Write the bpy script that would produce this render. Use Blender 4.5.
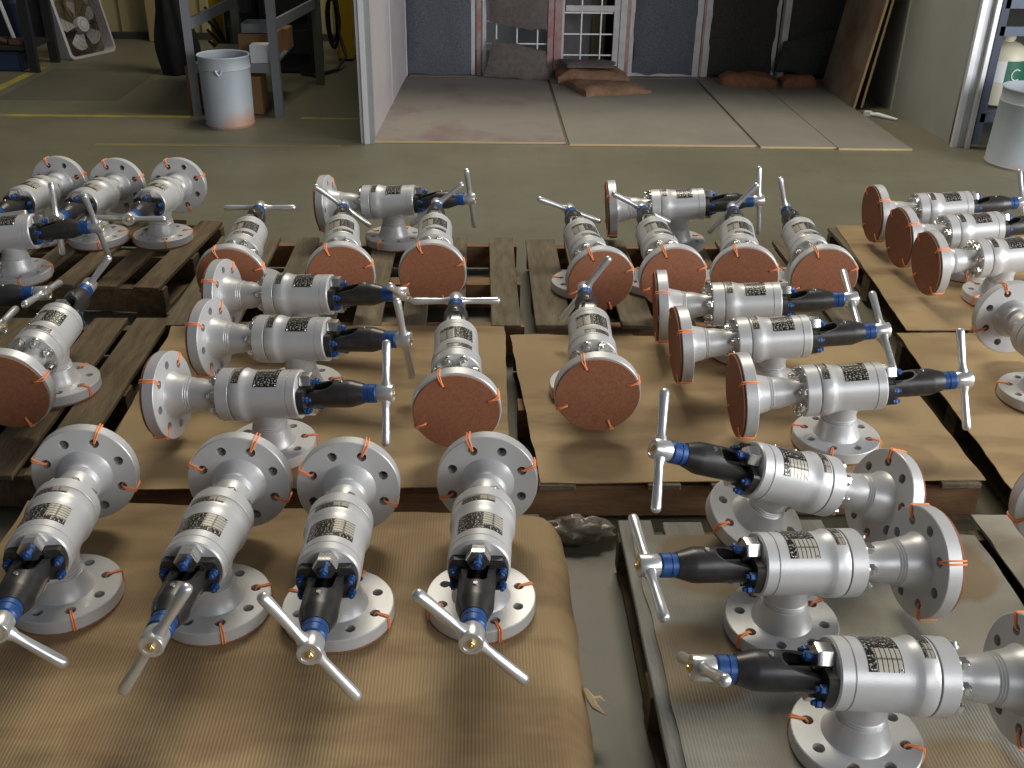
import bpy, bmesh, math, random
from mathutils import Matrix, Vector, noise
PI = math.pi
for o in list(bpy.data.objects): bpy.data.objects.remove(o)
sc = bpy.context.scene
col = sc.collection
rnd = random.Random(7)

# ------------------------------------------------------------------ camera, world, lights, exposure
cam_d = bpy.data.cameras.new('camera'); cam = bpy.data.objects.new('camera', cam_d); col.objects.link(cam)
cam_d.sensor_width = 36.0; cam_d.lens = 1018.9 * 36 / 1024
cam_d.clip_start = 0.05; cam_d.clip_end = 100
cam.matrix_world = (Matrix.Translation((0, 0, 1.66)) @ Matrix.Rotation(-0.03798, 4, 'Z') @
                    Matrix.Rotation(PI / 2 - 0.48555, 4, 'X') @ Matrix.Rotation(0.01694, 4, 'Z'))
sc.camera = cam
w = bpy.data.worlds.new('world'); sc.world = w; w.use_nodes = True
w.node_tree.nodes['Background'].inputs[0].default_value = (0.62, 0.68, 0.80, 1)
w.node_tree.nodes['Background'].inputs[1].default_value = 0.12

def area(name, loc, target, sx, sy, power, color):
    d = bpy.data.lights.new(name, 'AREA'); d.shape = 'RECTANGLE'; d.size = sx; d.size_y = sy
    d.energy = power; d.color = color
    o = bpy.data.objects.new(name, d); col.objects.link(o)
    o.location = loc
    o.rotation_euler = (Vector(target) - Vector(loc)).to_track_quat('-Z', 'Y').to_euler()
    return o
area('bay_door_light', (7.2, 0.4, 2.2), (0.4, 3.0, 0.3), 4.0, 3.4, 600, (0.97, 0.98, 1.0))
area('skylight_near', (0.6, 7.0, 6.0), (0.2, 4.0, 0), 2.8, 1.8, 310, (1.0, 0.93, 0.78))
area('front_door_light', (3.6, -3.2, 3.0), (0.2, 2.2, 0.2), 3.0, 2.4, 130, (0.93, 0.96, 1.0))
sc.view_settings.view_transform = 'Standard'
sc.view_settings.look = 'None'
sc.view_settings.gamma = 1.0
sc.view_settings.use_curve_mapping = False
sc.view_settings.exposure = 0.0

# ------------------------------------------------------------------ materials
def mat(name, color, rough=0.6, metal=0.0, noise_scale=None, color2=None, contrast=(0.35, 0.65), bump=0.0,
        bump_scale=None, stretch=(1, 1, 1), emit=None, alpha=None, spec=0.5):
    m = bpy.data.materials.new(name); m.use_nodes = True
    nt = m.node_tree; b = nt.nodes['Principled BSDF']
    b.inputs['Base Color'].default_value = (*color, 1)
    b.inputs['Roughness'].default_value = rough
    b.inputs['Metallic'].default_value = metal
    b.inputs['Specular IOR Level'].default_value = spec
    tc = nt.nodes.new('ShaderNodeTexCoord')
    mp = nt.nodes.new('ShaderNodeMapping'); mp.inputs['Scale'].default_value = stretch
    nt.links.new(tc.outputs['Object'], mp.inputs['Vector'])
    if noise_scale:
        n = nt.nodes.new('ShaderNodeTexNoise'); n.inputs['Scale'].default_value = noise_scale
        n.inputs['Detail'].default_value = 6; n.inputs['Roughness'].default_value = 0.62
        nt.links.new(mp.outputs[0], n.inputs['Vector'])
        r = nt.nodes.new('ShaderNodeValToRGB')
        r.color_ramp.elements[0].position = contrast[0]; r.color_ramp.elements[1].position = contrast[1]
        r.color_ramp.elements[0].color = (*color, 1); r.color_ramp.elements[1].color = (*color2, 1)
        nt.links.new(n.outputs['Fac'], r.inputs[0]); nt.links.new(r.outputs[0], b.inputs['Base Color'])
        m['ramp'] = r.name
    if bump:
        n2 = nt.nodes.new('ShaderNodeTexNoise'); n2.inputs['Scale'].default_value = bump_scale or 80
        n2.inputs['Detail'].default_value = 4
        nt.links.new(mp.outputs[0], n2.inputs['Vector'])
        bp = nt.nodes.new('ShaderNodeBump'); bp.inputs['Strength'].default_value = bump
        bp.inputs['Distance'].default_value = 0.004
        nt.links.new(n2.outputs['Fac'], bp.inputs['Height']); nt.links.new(bp.outputs[0], b.inputs['Normal'])
    return m

def mix_rgb(nt, fac, a, b_):
    n = nt.nodes.new('ShaderNodeMix'); n.data_type = 'RGBA'
    for s, v in ((n.inputs['Factor'], fac), (n.inputs['A'], a), (n.inputs['B'], b_)):
        pass
    fa, A, B = n.inputs[0], n.inputs[6], n.inputs[7]
    for s, v in ((fa, fac), (A, a), (B, b_)):
        if hasattr(v, 'is_output'): nt.links.new(v, s)
        elif isinstance(v, (int, float)): s.default_value = v
        else: s.default_value = (*v, 1)
    return n.outputs[2]
def math_node(nt, op, a, b_=0.0, c=0.0):
    n = nt.nodes.new('ShaderNodeMath'); n.operation = op
    for i, v in enumerate((a, b_, c)):
        if hasattr(v, 'is_output'): nt.links.new(v, n.inputs[i])
        else: n.inputs[i].default_value = v
    return n.outputs[0]

M = {}
M['paint'] = mat('silver_paint', (0.545, 0.540, 0.530), 0.38, 0.28, 9, (0.59, 0.585, 0.575), bump=0.06, bump_scale=260)
M['nut'] = mat('plated_nut', (0.72, 0.70, 0.66), 0.24, 0.95)
M['handle'] = mat('bright_handle', (0.74, 0.74, 0.73), 0.30, 0.75)
M['yoke'] = mat('black_oxide', (0.036, 0.034, 0.033), 0.36, 0.40, 30, (0.056, 0.052, 0.049))
M['hole'] = mat('slot_shade', (0.012, 0.012, 0.012), 0.7)  # near black put into the stem for shade in the yoke slot
M['blue'] = mat('blue_coated', (0.016, 0.062, 0.20), 0.42, 0.25, 40, (0.028, 0.092, 0.27))
M['brass'] = mat('brass', (0.75, 0.55, 0.22), 0.28, 0.9)
M['board'] = mat('fibre_board', (0.235, 0.083, 0.038), 0.75, 0, 140, (0.330, 0.136, 0.068), (0.3, 0.7), 0.15, 300)
M['tie'] = mat('orange_wire', (1.0, 0.33, 0.12), 0.5)
M['wood'] = mat('pallet_wood', (0.095, 0.073, 0.042), 0.85, 0, 7, (0.205, 0.165, 0.100), (0.3, 0.72), 0.5, 30, (6, 1, 6))
M['wood_dark'] = mat('pallet_wood_dark', (0.075, 0.050, 0.025), 0.85, 0, 7, (0.180, 0.128, 0.066), (0.3, 0.72), 0.5, 30, (6, 1, 6))
M['wood_x'] = mat('pallet_stringer', (0.175, 0.090, 0.040), 0.85, 0, 6, (0.30, 0.170, 0.085), (0.3, 0.7), 0.5, 30, (1, 6, 6))
M['wood_grey'] = mat('pallet_wood_grey', (0.22, 0.212, 0.178), 0.85, 0, 7, (0.32, 0.308, 0.266), (0.3, 0.7), 0.5, 30, (6, 1, 6))
M['galv'] = mat('galvanised_sheet', (0.40, 0.41, 0.42), 0.42, 0.5, 5, (0.50, 0.51, 0.52), (0.3, 0.7))
M['galv_bright'] = mat('galvanised_edge', (0.80, 0.81, 0.82), 0.32, 0.35)
M['booth_left'] = mat('booth_panel_left', (0.42, 0.38, 0.38), 0.55, 0.1, 2.2, (0.50, 0.47, 0.48), (0.3, 0.7))
M['booth_right'] = mat('booth_panel_right', (0.30, 0.31, 0.27), 0.55, 0.1, 2.2, (0.36, 0.37, 0.33), (0.3, 0.7))
M['ply'] = mat('dusty_chipboard', (0.175, 0.160, 0.131), 0.85, 0, 2.0, (0.212, 0.195, 0.162), (0.3, 0.7), 0.1, 200)
M['ply_red'] = mat('dusty_chipboard_pink', (0.168, 0.120, 0.108), 0.85, 0, 1.6, (0.202, 0.183, 0.154), (0.36, 0.50), 0.1, 200)
M['ply_edge'] = mat('chipboard_edge', (0.55, 0.41, 0.21), 0.8)
M['lean'] = mat('stained_board', (0.135, 0.062, 0.032), 0.8, 0, 2.4, (0.20, 0.17, 0.115), (0.36, 0.62))
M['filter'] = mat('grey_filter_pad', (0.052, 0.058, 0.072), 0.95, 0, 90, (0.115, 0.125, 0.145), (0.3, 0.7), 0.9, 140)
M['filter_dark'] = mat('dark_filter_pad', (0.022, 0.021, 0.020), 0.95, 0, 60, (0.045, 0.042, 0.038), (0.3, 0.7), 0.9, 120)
M['filter_brown'] = mat('brown_filter_pad', (0.165, 0.088, 0.048), 0.95, 0, 30, (0.25, 0.145, 0.086), (0.3, 0.7), 0.9, 120)
M['filter_orange'] = mat('orange_filter_pad', (0.17, 0.066, 0.026), 0.95, 0, 30, (0.24, 0.11, 0.05), (0.3, 0.7), 0.9, 120)
M['filter_taupe'] = mat('taupe_filter_pad', (0.085, 0.070, 0.066), 0.95, 0, 30, (0.135, 0.110, 0.100), (0.3, 0.7), 0.9, 120)
M['white_rail'] = mat('overspray_rail', (0.40, 0.385, 0.38), 0.65, 0.05, 8, (0.52, 0.50, 0.50))
M['pink_rail'] = mat('pink_rail', (0.30, 0.12, 0.115), 0.65, 0.0, 9, (0.33, 0.24, 0.22), (0.35, 0.60))
M['white'] = mat('white_card', (0.80, 0.80, 0.80), 0.6)
M['cream'] = mat('cream_strip', (0.55, 0.52, 0.42), 0.6)
M['wire'] = mat('white_wire', (0.72, 0.74, 0.76), 0.5, 0.2)
M['drum'] = mat('grey_drum', (0.36, 0.41, 0.45), 0.6, 0.1, 6, (0.43, 0.46, 0.49), (0.3, 0.7))
M['steel'] = mat('grey_steel_rack', (0.27, 0.285, 0.305), 0.5, 0.2)
M['steel_olive'] = mat('olive_steel', (0.16, 0.155, 0.12), 0.55, 0.1)
M['navy'] = mat('navy_rack', (0.030, 0.042, 0.075), 0.5, 0.1)
M['blueshelf'] = mat('blue_grey_shelf', (0.10, 0.13, 0.19), 0.5, 0.1)
M['card'] = mat('carton', (0.30, 0.165, 0.065), 0.8, 0, 6, (0.34, 0.19, 0.08))
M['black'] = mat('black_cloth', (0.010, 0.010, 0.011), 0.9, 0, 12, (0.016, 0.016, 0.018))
M['rubber'] = mat('black_rubber', (0.012, 0.012, 0.012), 0.5)
M['yellow'] = mat('yellow_enamel', (0.62, 0.40, 0.015), 0.5)
M['canister'] = mat('white_plastic', (0.66, 0.62, 0.47), 0.45)
M['green'] = mat('green_label', (0.015, 0.13, 0.075), 0.5)
M['fan_box'] = mat('fan_grey', (0.52, 0.49, 0.50), 0.45)
M['fan_blade'] = mat('fan_blade_grey', (0.30, 0.28, 0.27), 0.5)
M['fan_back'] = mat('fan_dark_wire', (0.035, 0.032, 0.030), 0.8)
M['siding'] = mat('beige_siding', (0.46, 0.39, 0.20), 0.7)
M['bluebin'] = mat('blue_bin', (0.018, 0.035, 0.075), 0.6)
M['redclutter'] = mat('rusty_metal', (0.16, 0.06, 0.035), 0.7, 0.1, 30, (0.09, 0.06, 0.05))
M['line'] = mat('yellow_line_paint', (0.34, 0.27, 0.035), 0.7, 0, 5, (0.20, 0.17, 0.055), (0.42, 0.66))
M['line_worn'] = mat('yellow_line_worn', (0.20, 0.165, 0.06), 0.7, 0, 3, (0.155, 0.138, 0.085), (0.40, 0.56))
M['chamber'] = mat('chamber_wall', (0.20, 0.22, 0.24), 0.7, 0, 2, (0.26, 0.28, 0.30))
M['plastic'] = mat('clear_film', (0.42, 0.36, 0.26), 0.25)
M['plastic'].node_tree.nodes['Principled BSDF'].inputs['Transmission Weight'].default_value = 0.30
M['scrap'] = mat('torn_card', (0.55, 0.42, 0.26), 0.8)

def floor_mat():
    m = mat('concrete', (0.118, 0.110, 0.070), 0.5, 0, 1.3, (0.165, 0.152, 0.103), (0.3, 0.7), 0.08, 60)
    nt = m.node_tree; b = nt.nodes['Principled BSDF']
    base = b.inputs['Base Color'].links[0].from_socket
    tc = [n for n in nt.nodes if n.type == 'TEX_COORD'][0]
    n = nt.nodes.new('ShaderNodeTexNoise'); n.inputs['Scale'].default_value = 9; n.inputs['Detail'].default_value = 8
    nt.links.new(tc.outputs['Object'], n.inputs['Vector'])
    f = math_node(nt, 'MULTIPLY', math_node(nt, 'GREATER_THAN', n.outputs['Fac'], 0.60), 0.25)
    nt.links.new(mix_rgb(nt, f, base, (0.105, 0.095, 0.062)), b.inputs['Base Color'])
    return m
M['floor'] = floor_mat()

def cardboard_mat(name, c1, c2, stains, stain_col, rib=True, dark=(0.175, 0.105, 0.046), streak=0.8, sa=0.8):
    """corrugated sheet: flute ribs run along Y; stains = list of (x, y, radius) marks left by stood flanges"""
    m = mat(name, c1, 0.75, 0, 2.6, c2, (0.32, 0.68))
    nt = m.node_tree; b = nt.nodes['Principled BSDF']
    base = b.inputs['Base Color'].links[0].from_socket
    tc = [n for n in nt.nodes if n.type == 'TEX_COORD'][0]
    mp = nt.nodes.new('ShaderNodeMapping'); mp.inputs['Scale'].default_value = (1.0, 3.2, 1)
    mp.inputs['Location'].default_value = (3.1, 1.7, 0)
    nt.links.new(tc.outputs['Object'], mp.inputs['Vector'])
    n = nt.nodes.new('ShaderNodeTexNoise'); n.inputs['Scale'].default_value = 2.1; n.inputs['Detail'].default_value = 5
    nt.links.new(mp.outputs[0], n.inputs['Vector'])
    r = nt.nodes.new('ShaderNodeValToRGB'); r.color_ramp.elements[0].position = 0.48; r.color_ramp.elements[1].position = 0.64
    nt.links.new(n.outputs['Fac'], r.inputs[0])
    c = mix_rgb(nt, math_node(nt, 'MULTIPLY', r.outputs[0], streak), base, dark)
    if stains:
        sep = nt.nodes.new('ShaderNodeSeparateXYZ'); nt.links.new(tc.outputs['Object'], sep.inputs[0])
        nz = nt.nodes.new('ShaderNodeTexNoise'); nz.inputs['Scale'].default_value = 14; nz.inputs['Detail'].default_value = 3
        nt.links.new(tc.outputs['Object'], nz.inputs['Vector'])
        wob = math_node(nt, 'MULTIPLY_ADD', nz.outputs['Fac'], 0.05, -0.025)
        for sx, sy, sr in stains:
            dx = math_node(nt, 'SUBTRACT', sep.outputs[0], sx); dy = math_node(nt, 'SUBTRACT', sep.outputs[1], sy)
            d = math_node(nt, 'SQRT', math_node(nt, 'ADD', math_node(nt, 'MULTIPLY', dx, dx), math_node(nt, 'MULTIPLY', dy, dy)))
            d = math_node(nt, 'ADD', d, wob)
            mr = nt.nodes.new('ShaderNodeMapRange'); mr.inputs[1].default_value = sr + 0.012; mr.inputs[2].default_value = sr - 0.012
            mr.inputs[3].default_value = 0; mr.inputs[4].default_value = sa
            nt.links.new(d, mr.inputs[0])
            c = mix_rgb(nt, mr.outputs[0], c, stain_col)
    if rib:
        wv = nt.nodes.new('ShaderNodeTexWave'); wv.wave_type = 'BANDS'; wv.bands_direction = 'X'
        wv.inputs['Scale'].default_value = 44; wv.inputs['Distortion'].default_value = 0.25; wv.inputs['Detail'].default_value = 1
        nt.links.new(tc.outputs['Object'], wv.inputs['Vector'])
        bp = nt.nodes.new('ShaderNodeBump'); bp.inputs['Strength'].default_value = 0.25; bp.inputs['Distance'].default_value = 0.0015
        nt.links.new(wv.outputs['Fac'], bp.inputs['Height']); nt.links.new(bp.outputs[0], b.inputs['Normal'])
        c = mix_rgb(nt, math_node(nt, 'MULTIPLY', wv.outputs['Fac'], 0.09), c, dark)
    nt.links.new(c, b.inputs['Base Color'])
    return m
KRAFT, KRAFT2 = (0.325, 0.220, 0.102), (0.395, 0.278, 0.138)
M['card_front'] = \
    cardboard_mat('kraft_front', KRAFT, KRAFT2, [(-0.76, 1.86, 0.10), (-0.12, 1.42, 0.06), (-0.50, 1.50, 0.125), (-0.14, 1.98, 0.11), (0.02, 1.52, 0.10), (-0.72, 1.44, 0.07)], (0.20, 0.122, 0.055), True, streak=0.75, sa=0.42)
M['card_mid'] = cardboard_mat('kraft_mid', KRAFT, KRAFT2, [], (0, 0, 0), False, streak=0.7)
M['card_mid2'] = cardboard_mat('kraft_mid_two', KRAFT, KRAFT2, [(0.62, 2.62, 0.12), (0.78, 2.42, 0.08), (1.22, 2.42, 0.09)], (0.20, 0.122, 0.055), False, streak=0.7, sa=0.5)
M['card_grey'] = cardboard_mat('oversprayed_kraft', (0.285, 0.268, 0.215), (0.365, 0.348, 0.292),
    [(0.56, 1.958, 0.125), (0.459, 1.615, 0.125), (1.12, 1.93, 0.125), (0.93, 1.30, 0.11), (0.62, 1.23, 0.09)],
    (0.235, 0.160, 0.078), True, dark=(0.20, 0.175, 0.125), streak=0.5)
M['card_grey2'] = cardboard_mat('oversprayed_kraft_two', (0.315, 0.29, 0.225), (0.39, 0.36, 0.29),
    [(1.33, 1.72, 0.13)], (0.235, 0.160, 0.078), False, dark=(0.20, 0.165, 0.11), streak=0.6)

def plate_mat(name, nx, ny, bg, dark):
    """printed plate: black title band, ruled fields and dashes; pattern in the plate's own UV"""
    m = bpy.data.materials.new(name); m.use_nodes = True; nt = m.node_tree; b = nt.nodes['Principled BSDF']
    b.inputs['Roughness'].default_value = 0.32; b.inputs['Metallic'].default_value = 0.25
    uv = nt.nodes.new('ShaderNodeUVMap'); sep = nt.nodes.new('ShaderNodeSeparateXYZ'); nt.links.new(uv.outputs[0], sep.inputs[0])
    u, v = sep.outputs[0], sep.outputs[1]
    lx = math_node(nt, 'LESS_THAN', math_node(nt, 'FRACT', math_node(nt, 'MULTIPLY', u, nx)), 0.20)
    ly = math_node(nt, 'LESS_THAN', math_node(nt, 'FRACT', math_node(nt, 'MULTIPLY', v, ny)), 0.16)
    lines = math_node(nt, 'MAXIMUM', lx, math_node(nt, 'MULTIPLY', ly, 0.6))
    mp = nt.nodes.new('ShaderNodeMapping'); mp.inputs['Scale'].default_value = (nx * 1.0, ny * 4, 1); nt.links.new(uv.outputs[0], mp.inputs[0])
    wn = nt.nodes.new('ShaderNodeTexNoise'); wn.inputs['Scale'].default_value = 1.6; wn.inputs['Detail'].default_value = 2; nt.links.new(mp.outputs[0], wn.inputs['Vector'])
    dash = math_node(nt, 'GREATER_THAN', wn.outputs['Fac'], 0.44)
    side = math_node(nt, 'GREATER_THAN', u, 0.76)
    ink = math_node(nt, 'MAXIMUM', lines, math_node(nt, 'MULTIPLY', dash, math_node(nt, 'MAXIMUM', side, math_node(nt, 'LESS_THAN', v, 0.56))))
    nt.links.new(mix_rgb(nt, ink, bg, dark), b.inputs['Base Color'])
    return m
M['plate'] = plate_mat('printed_plate', 7, 4, (0.52, 0.48, 0.40), (0.018, 0.017, 0.017))
M['tag'] = plate_mat('printed_tag', 3, 4, (0.45, 0.40, 0.32), (0.03, 0.027, 0.024))

# ------------------------------------------------------------------ mesh helpers
def finish(bm, name, m, smooth=None, mats=None):
    me = bpy.data.meshes.new(name)
    bmesh.ops.recalc_face_normals(bm, faces=bm.faces)
    bm.to_mesh(me); bm.free()
    for k in (mats or [m]): me.materials.append(k)
    if smooth is not None:
        for p in me.polygons: p.use_smooth = True
        me.set_sharp_from_angle(angle=math.radians(smooth))
    return me
def obj(name, me, parent=None, mtx=None, label=None):
    o = bpy.data.objects.new(name, me); col.objects.link(o)
    if parent: o.parent = parent
    if mtx is not None: o.matrix_basis = mtx
    if label: o['label'] = label
    return o
def tag(o, label=None, cat=None, group=None, kind=None):
    if label: o['label'] = label
    if cat: o['category'] = cat
    if group: o['group'] = group
    if kind: o['kind'] = kind
    return o
def thing(name, label, cat, loc=(0, 0, 0), rz=0.0, group=None):
    o = bpy.data.objects.new(name, None); col.objects.link(o); o.empty_display_size = 0.05
    o.location = loc; o.rotation_euler = (0, 0, rz)
    return tag(o, label, cat, group)
def lathe(bm, prof, n=40, axis='x', cap=True, mi=0):
    """revolve (axial, radius) pairs about an axis"""
    rings = []
    for a, r in prof:
        ring = []
        for i in range(n):
            t = 2 * PI * i / n; c, s = r * math.cos(t), r * math.sin(t)
            p = {'x': (a, c, s), 'y': (s, a, c), 'z': (c, s, a)}[axis]
            ring.append(bm.verts.new(p))
        rings.append(ring)
    for A, B in zip(rings, rings[1:]):
        for i in range(n):
            f = bm.faces.new((A[i], A[(i + 1) % n], B[(i + 1) % n], B[i])); f.material_index = mi
    if cap:
        for R in (rings[0], rings[-1]):
            f = bm.faces.new(R); f.material_index = mi
    return rings
def box(bm, c, s, mtx=None, mi=0):
    vs = []
    for i in (-1, 1):
        for j in (-1, 1):
            for k in (-1, 1):
                p = Vector((c[0] + i * s[0] / 2, c[1] + j * s[1] / 2, c[2] + k * s[2] / 2))
                vs.append(bm.verts.new(mtx @ p if mtx else p))
    for a in ((0, 1, 3, 2), (4, 6, 7, 5), (0, 4, 5, 1), (2, 3, 7, 6), (0, 2, 6, 4), (1, 5, 7, 3)):
        f = bm.faces.new([vs[i] for i in a]); f.material_index = mi
    return vs
def bar(bm, a, b_, sx, sy, up=(0, 0, 1), mi=0):
    a, b_ = Vector(a), Vector(b_); d = b_ - a; L = d.length
    z = d.normalized(); x = Vector(up).cross(z)
    if x.length < 1e-4: x = Vector((1, 0, 0)).cross(z)
    x.normalize(); y = z.cross(x)
    mt = Matrix((x, y, z)).transposed().to_4x4(); mt.translation = (a + b_) / 2
    box(bm, (0, 0, 0), (sx, sy, L), mt, mi)
def tube(bm, pts, r, n=6, closed=False, mi=0):
    pts = [Vector(p) for p in pts]; rings = []; N = len(pts)
    prev = None
    for i, p in enumerate(pts):
        if closed: d = pts[(i + 1) % N] - pts[i - 1]
        else: d = pts[min(i + 1, N - 1)] - pts[max(i - 1, 0)]
        d.normalize()
        x = prev - d * prev.dot(d) if prev is not None else d.orthogonal()
        if x.length < 1e-5: x = d.orthogonal()
        x.normalize(); prev = x; y = d.cross(x)
        rr = r[i] if isinstance(r, (list, tuple)) else r
        rings.append([bm.verts.new(p + (x * math.cos(2 * PI * k / n) + y * math.sin(2 * PI * k / n)) * rr) for k in range(n)])
    for i in range(N if closed else N - 1):
        A, B = rings[i], rings[(i + 1) % N]
        if closed and i == N - 1:
            off = min(range(n), key=lambda o: (A[0].co - B[o].co).length); B = B[off:] + B[:off]
        for k in range(n):
            f = bm.faces.new((A[k], A[(k + 1) % n], B[(k + 1) % n], B[k])); f.material_index = mi
    if not closed:
        for R in (rings[0], rings[-1]): bm.faces.new(R).material_index = mi
def hexnut(bm, x0, x1, af, cy=0, cz=0, rot=0.0, ch=0.08, mi=0):
    r = af / math.sqrt(3); rings = []
    L = x1 - x0
    for x, k in ((x0, 1 - ch), (x0 + L * 0.12, 1), (x1 - L * 0.12, 1), (x1, 1 - ch)):
        rings.append([bm.verts.new((x, cy + r * k * math.cos(rot + i * PI / 3), cz + r * k * math.sin(rot + i * PI / 3))) for i in range(6)])
    for A, B in zip(rings, rings[1:]):
        for i in range(6): bm.faces.new((A[i], A[(i + 1) % 6], B[(i + 1) % 6], B[i])).material_index = mi
    for R in (rings[0], rings[-1]): bm.faces.new(R).material_index = mi
def boolean(bm, cutter, op='DIFFERENCE'):
    bmesh.ops.recalc_face_normals(bm, faces=bm.faces); bmesh.ops.recalc_face_normals(cutter, faces=cutter.faces)
    ma = bpy.data.meshes.new('a'); bm.to_mesh(ma); bm.free()
    mb = bpy.data.meshes.new('b'); cutter.to_mesh(mb); cutter.free()
    oa = bpy.data.objects.new('a', ma); ob = bpy.data.objects.new('b', mb); col.objects.link(oa); col.objects.link(ob)
    md = oa.modifiers.new('x', 'BOOLEAN'); md.operation = op; md.object = ob; md.solver = 'EXACT'
    bpy.context.view_layer.update()
    ev = oa.evaluated_get(bpy.context.evaluated_depsgraph_get())
    out = bmesh.new(); out.from_mesh(ev.to_mesh())
    ev.to_mesh_clear()
    bpy.data.objects.remove(oa); bpy.data.objects.remove(ob); bpy.data.meshes.remove(ma); bpy.data.meshes.remove(mb)
    return out
def boxmesh(name, c, s, m, bevel=0.0):
    bm = bmesh.new(); box(bm, c, s)
    if bevel: bmesh.ops.bevel(bm, geom=bm.edges[:], offset=bevel, segments=2, affect='EDGES')
    return finish(bm, name, m, 40 if bevel else None)

# ================================================================== SETTING
ZT = 0.136                                                    # top of the pallet boards
bm = bmesh.new(); box(bm, (0, 6, -0.05), (30, 24, 0.1))
fl = obj('floor', finish(bm, 'floor', M['floor'])); tag(fl, kind='structure')
def stripe(name, a, b_, wd, m):
    bm = bmesh.new(); bar(bm, (*a, 0.0009), (*b_, 0.0009), wd, 0.0018, up=(0, 0, 1))
    return obj(name, finish(bm, name, m), fl)
stripe('painted_line', (-4.6, 7.05), (-1.95, 7.036), 0.055, M['line'])
stripe('painted_line', (-1.20, 7.02), (-0.82, 7.012), 0.05, M['line'])
stripe('painted_line', (-2.35, 6.30), (-0.85, 6.305), 0.055, M['line_worn'])
stripe('painted_line', (-3.585, 7.75), (-3.565, 8.72), 0.075, M['line'])

bm = bmesh.new(); box(bm, (-3.02, 8.08, 0.0006), (0.86, 1.15, 0.0012))
obj('dark_floor_patch', finish(bm, 'dark_floor_patch', mat('dark_floor', (0.080, 0.076, 0.052), 0.6, 0, 1.3, (0.112, 0.104, 0.072), (0.3, 0.7))), fl)  # low-contrast darker rectangle laid on the floor
# corrugated hall wall behind
bm = bmesh.new(); n = 90; x0, x1, y0 = -7.0, -1.0, 10.2
prof = []
for i in range(24):
    xx = x0 + (x1 - x0) * i / 24; p = 0.25
    prof += [(xx, y0), (xx + 0.13, y0), (xx + 0.15, y0 - 0.035), (xx + 0.215, y0 - 0.035), (xx + 0.235, y0)]
prof.append((x1, y0))
lo = [bm.verts.new((x, y, 0)) for x, y in prof]; hi = [bm.verts.new((x, y, 4)) for x, y in prof]
for i in range(len(prof) - 1): bm.faces.new((lo[i], lo[i + 1], hi[i + 1], hi[i]))
bw = obj('wall_back', finish(bm, 'wall_back', M['siding'])); tag(bw, kind='structure')
bb = obj('baseboard_back', boxmesh('baseboard_back', (-4.0, 10.13, 0.03), (6, 0.05, 0.06), mat('dark_sill', (0.05, 0.045, 0.035), 0.8)))
tag(bb, kind='structure')

# ---- spray booth walls
WH = 2.4
def vpanel(bm, a, b_, z0, z1, th, mi=0):
    a, b_ = Vector((*a, 0)), Vector((*b_, 0)); d = (b_ - a); L = d.length; d.normalize()
    mt = Matrix.Translation((a + b_) / 2) @ Matrix.Rotation(math.atan2(d.y, d.x), 4, 'Z')
    box(bm, (0, 0, (z0 + z1) / 2), (L, th, z1 - z0), mt, mi)
def lerp(a, b_, t): return (a[0] + (b_[0] - a[0]) * t, a[1] + (b_[1] - a[1]) * t)
LA, LB = (-0.672, 6.40), (-0.585, 8.60)
RA, RB = (3.075, 6.42), (2.985, 8.60)
wl = bpy.data.objects.new('wall_left', None); col.objects.link(wl); tag(wl, kind='structure')
wr = bpy.data.objects.new('wall_right', None); col.objects.link(wr); tag(wr, kind='structure')
for t0, t1 in ((0.015, 0.475), (0.48, 0.94), (0.945, 1.0)):
    bm = bmesh.new(); vpanel(bm, lerp(LA, LB, t0), lerp(LA, LB, t1), 0, WH, 0.04)
    obj('wall_panel', finish(bm, 'wall_panel', M['booth_left']), wl)
for t in (0.4775, 0.9425):
    bm = bmesh.new(); p = lerp(LA, LB, t); box(bm, (p[0] + 0.022, p[1], WH / 2), (0.008, 0.016, WH)); obj('seam_strip', finish(bm, 'seam_strip', M['white_rail']), wl)
bm = bmesh.new(); box(bm, (-0.684, 6.39, WH / 2), (0.086, 0.05, WH)); obj('end_post', finish(bm, 'end_post', M['galv']), wl)
bm = bmesh.new(); box(bm, (-0.690, 6.362, WH / 2), (0.030, 0.010, WH)); obj('post_rib', finish(bm, 'post_rib', M['galv_bright']), wl)
for t0, t1 in ((0.03, 0.455), (0.46, 0.99)):
    bm = bmesh.new(); vpanel(bm, lerp(RA, RB, t0), lerp(RA, RB, t1), 0, WH, 0.04)
    obj('wall_panel', finish(bm, 'wall_panel', M['booth_right']), wr)
bm = bmesh.new(); p = lerp(RA, RB, 0.4575); box(bm, (p[0] - 0.022, p[1], WH / 2), (0.008, 0.018, WH)); obj('seam_strip', finish(bm, 'seam_strip', M['cream']), wr)
for x, y, sx, sy, nm, m in ((3.045, 6.395, 0.032, 0.03, 'post_rib', 'galv_bright'), (3.085, 6.405, 0.05, 0.045, 'end_post', 'galv'), (3.118, 6.375, 0.026, 0.05, 'post_rib', 'galv_bright')):
    bm = bmesh.new(); box(bm, (x, y, WH / 2), (sx, sy, WH)); obj(nm, finish(bm, nm, M[m]), wr)
rf = obj('shade_roof', boxmesh('shade_roof', (1.2, 8.05, WH + 0.03), (4.0, 1.5, 0.05), M['galv'])); tag(rf, kind='structure')  # unseen roof slab, added to keep overhead light off the booth's back
# chamber behind the filters
wc = obj('wall_chamber', boxmesh('wall_chamber', (1.2, 9.75, WH / 2), (4.4, 0.06, WH), M['chamber'])); tag(wc, kind='structure')
for nm, x0_, x1_, m_ in (('chamber_panel', 0.72, 0.965, 'white_rail'), ('chamber_panel', 0.985, 1.09, 'siding'), ('dark_panel', 1.10, 1.42, 'black')):
    bm = bmesh.new(); box(bm, ((x0_ + x1_) / 2, 9.15, 0.8), (x1_ - x0_, 0.04, 1.6)); obj(nm, finish(bm, nm, M[m_]), wc)
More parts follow.
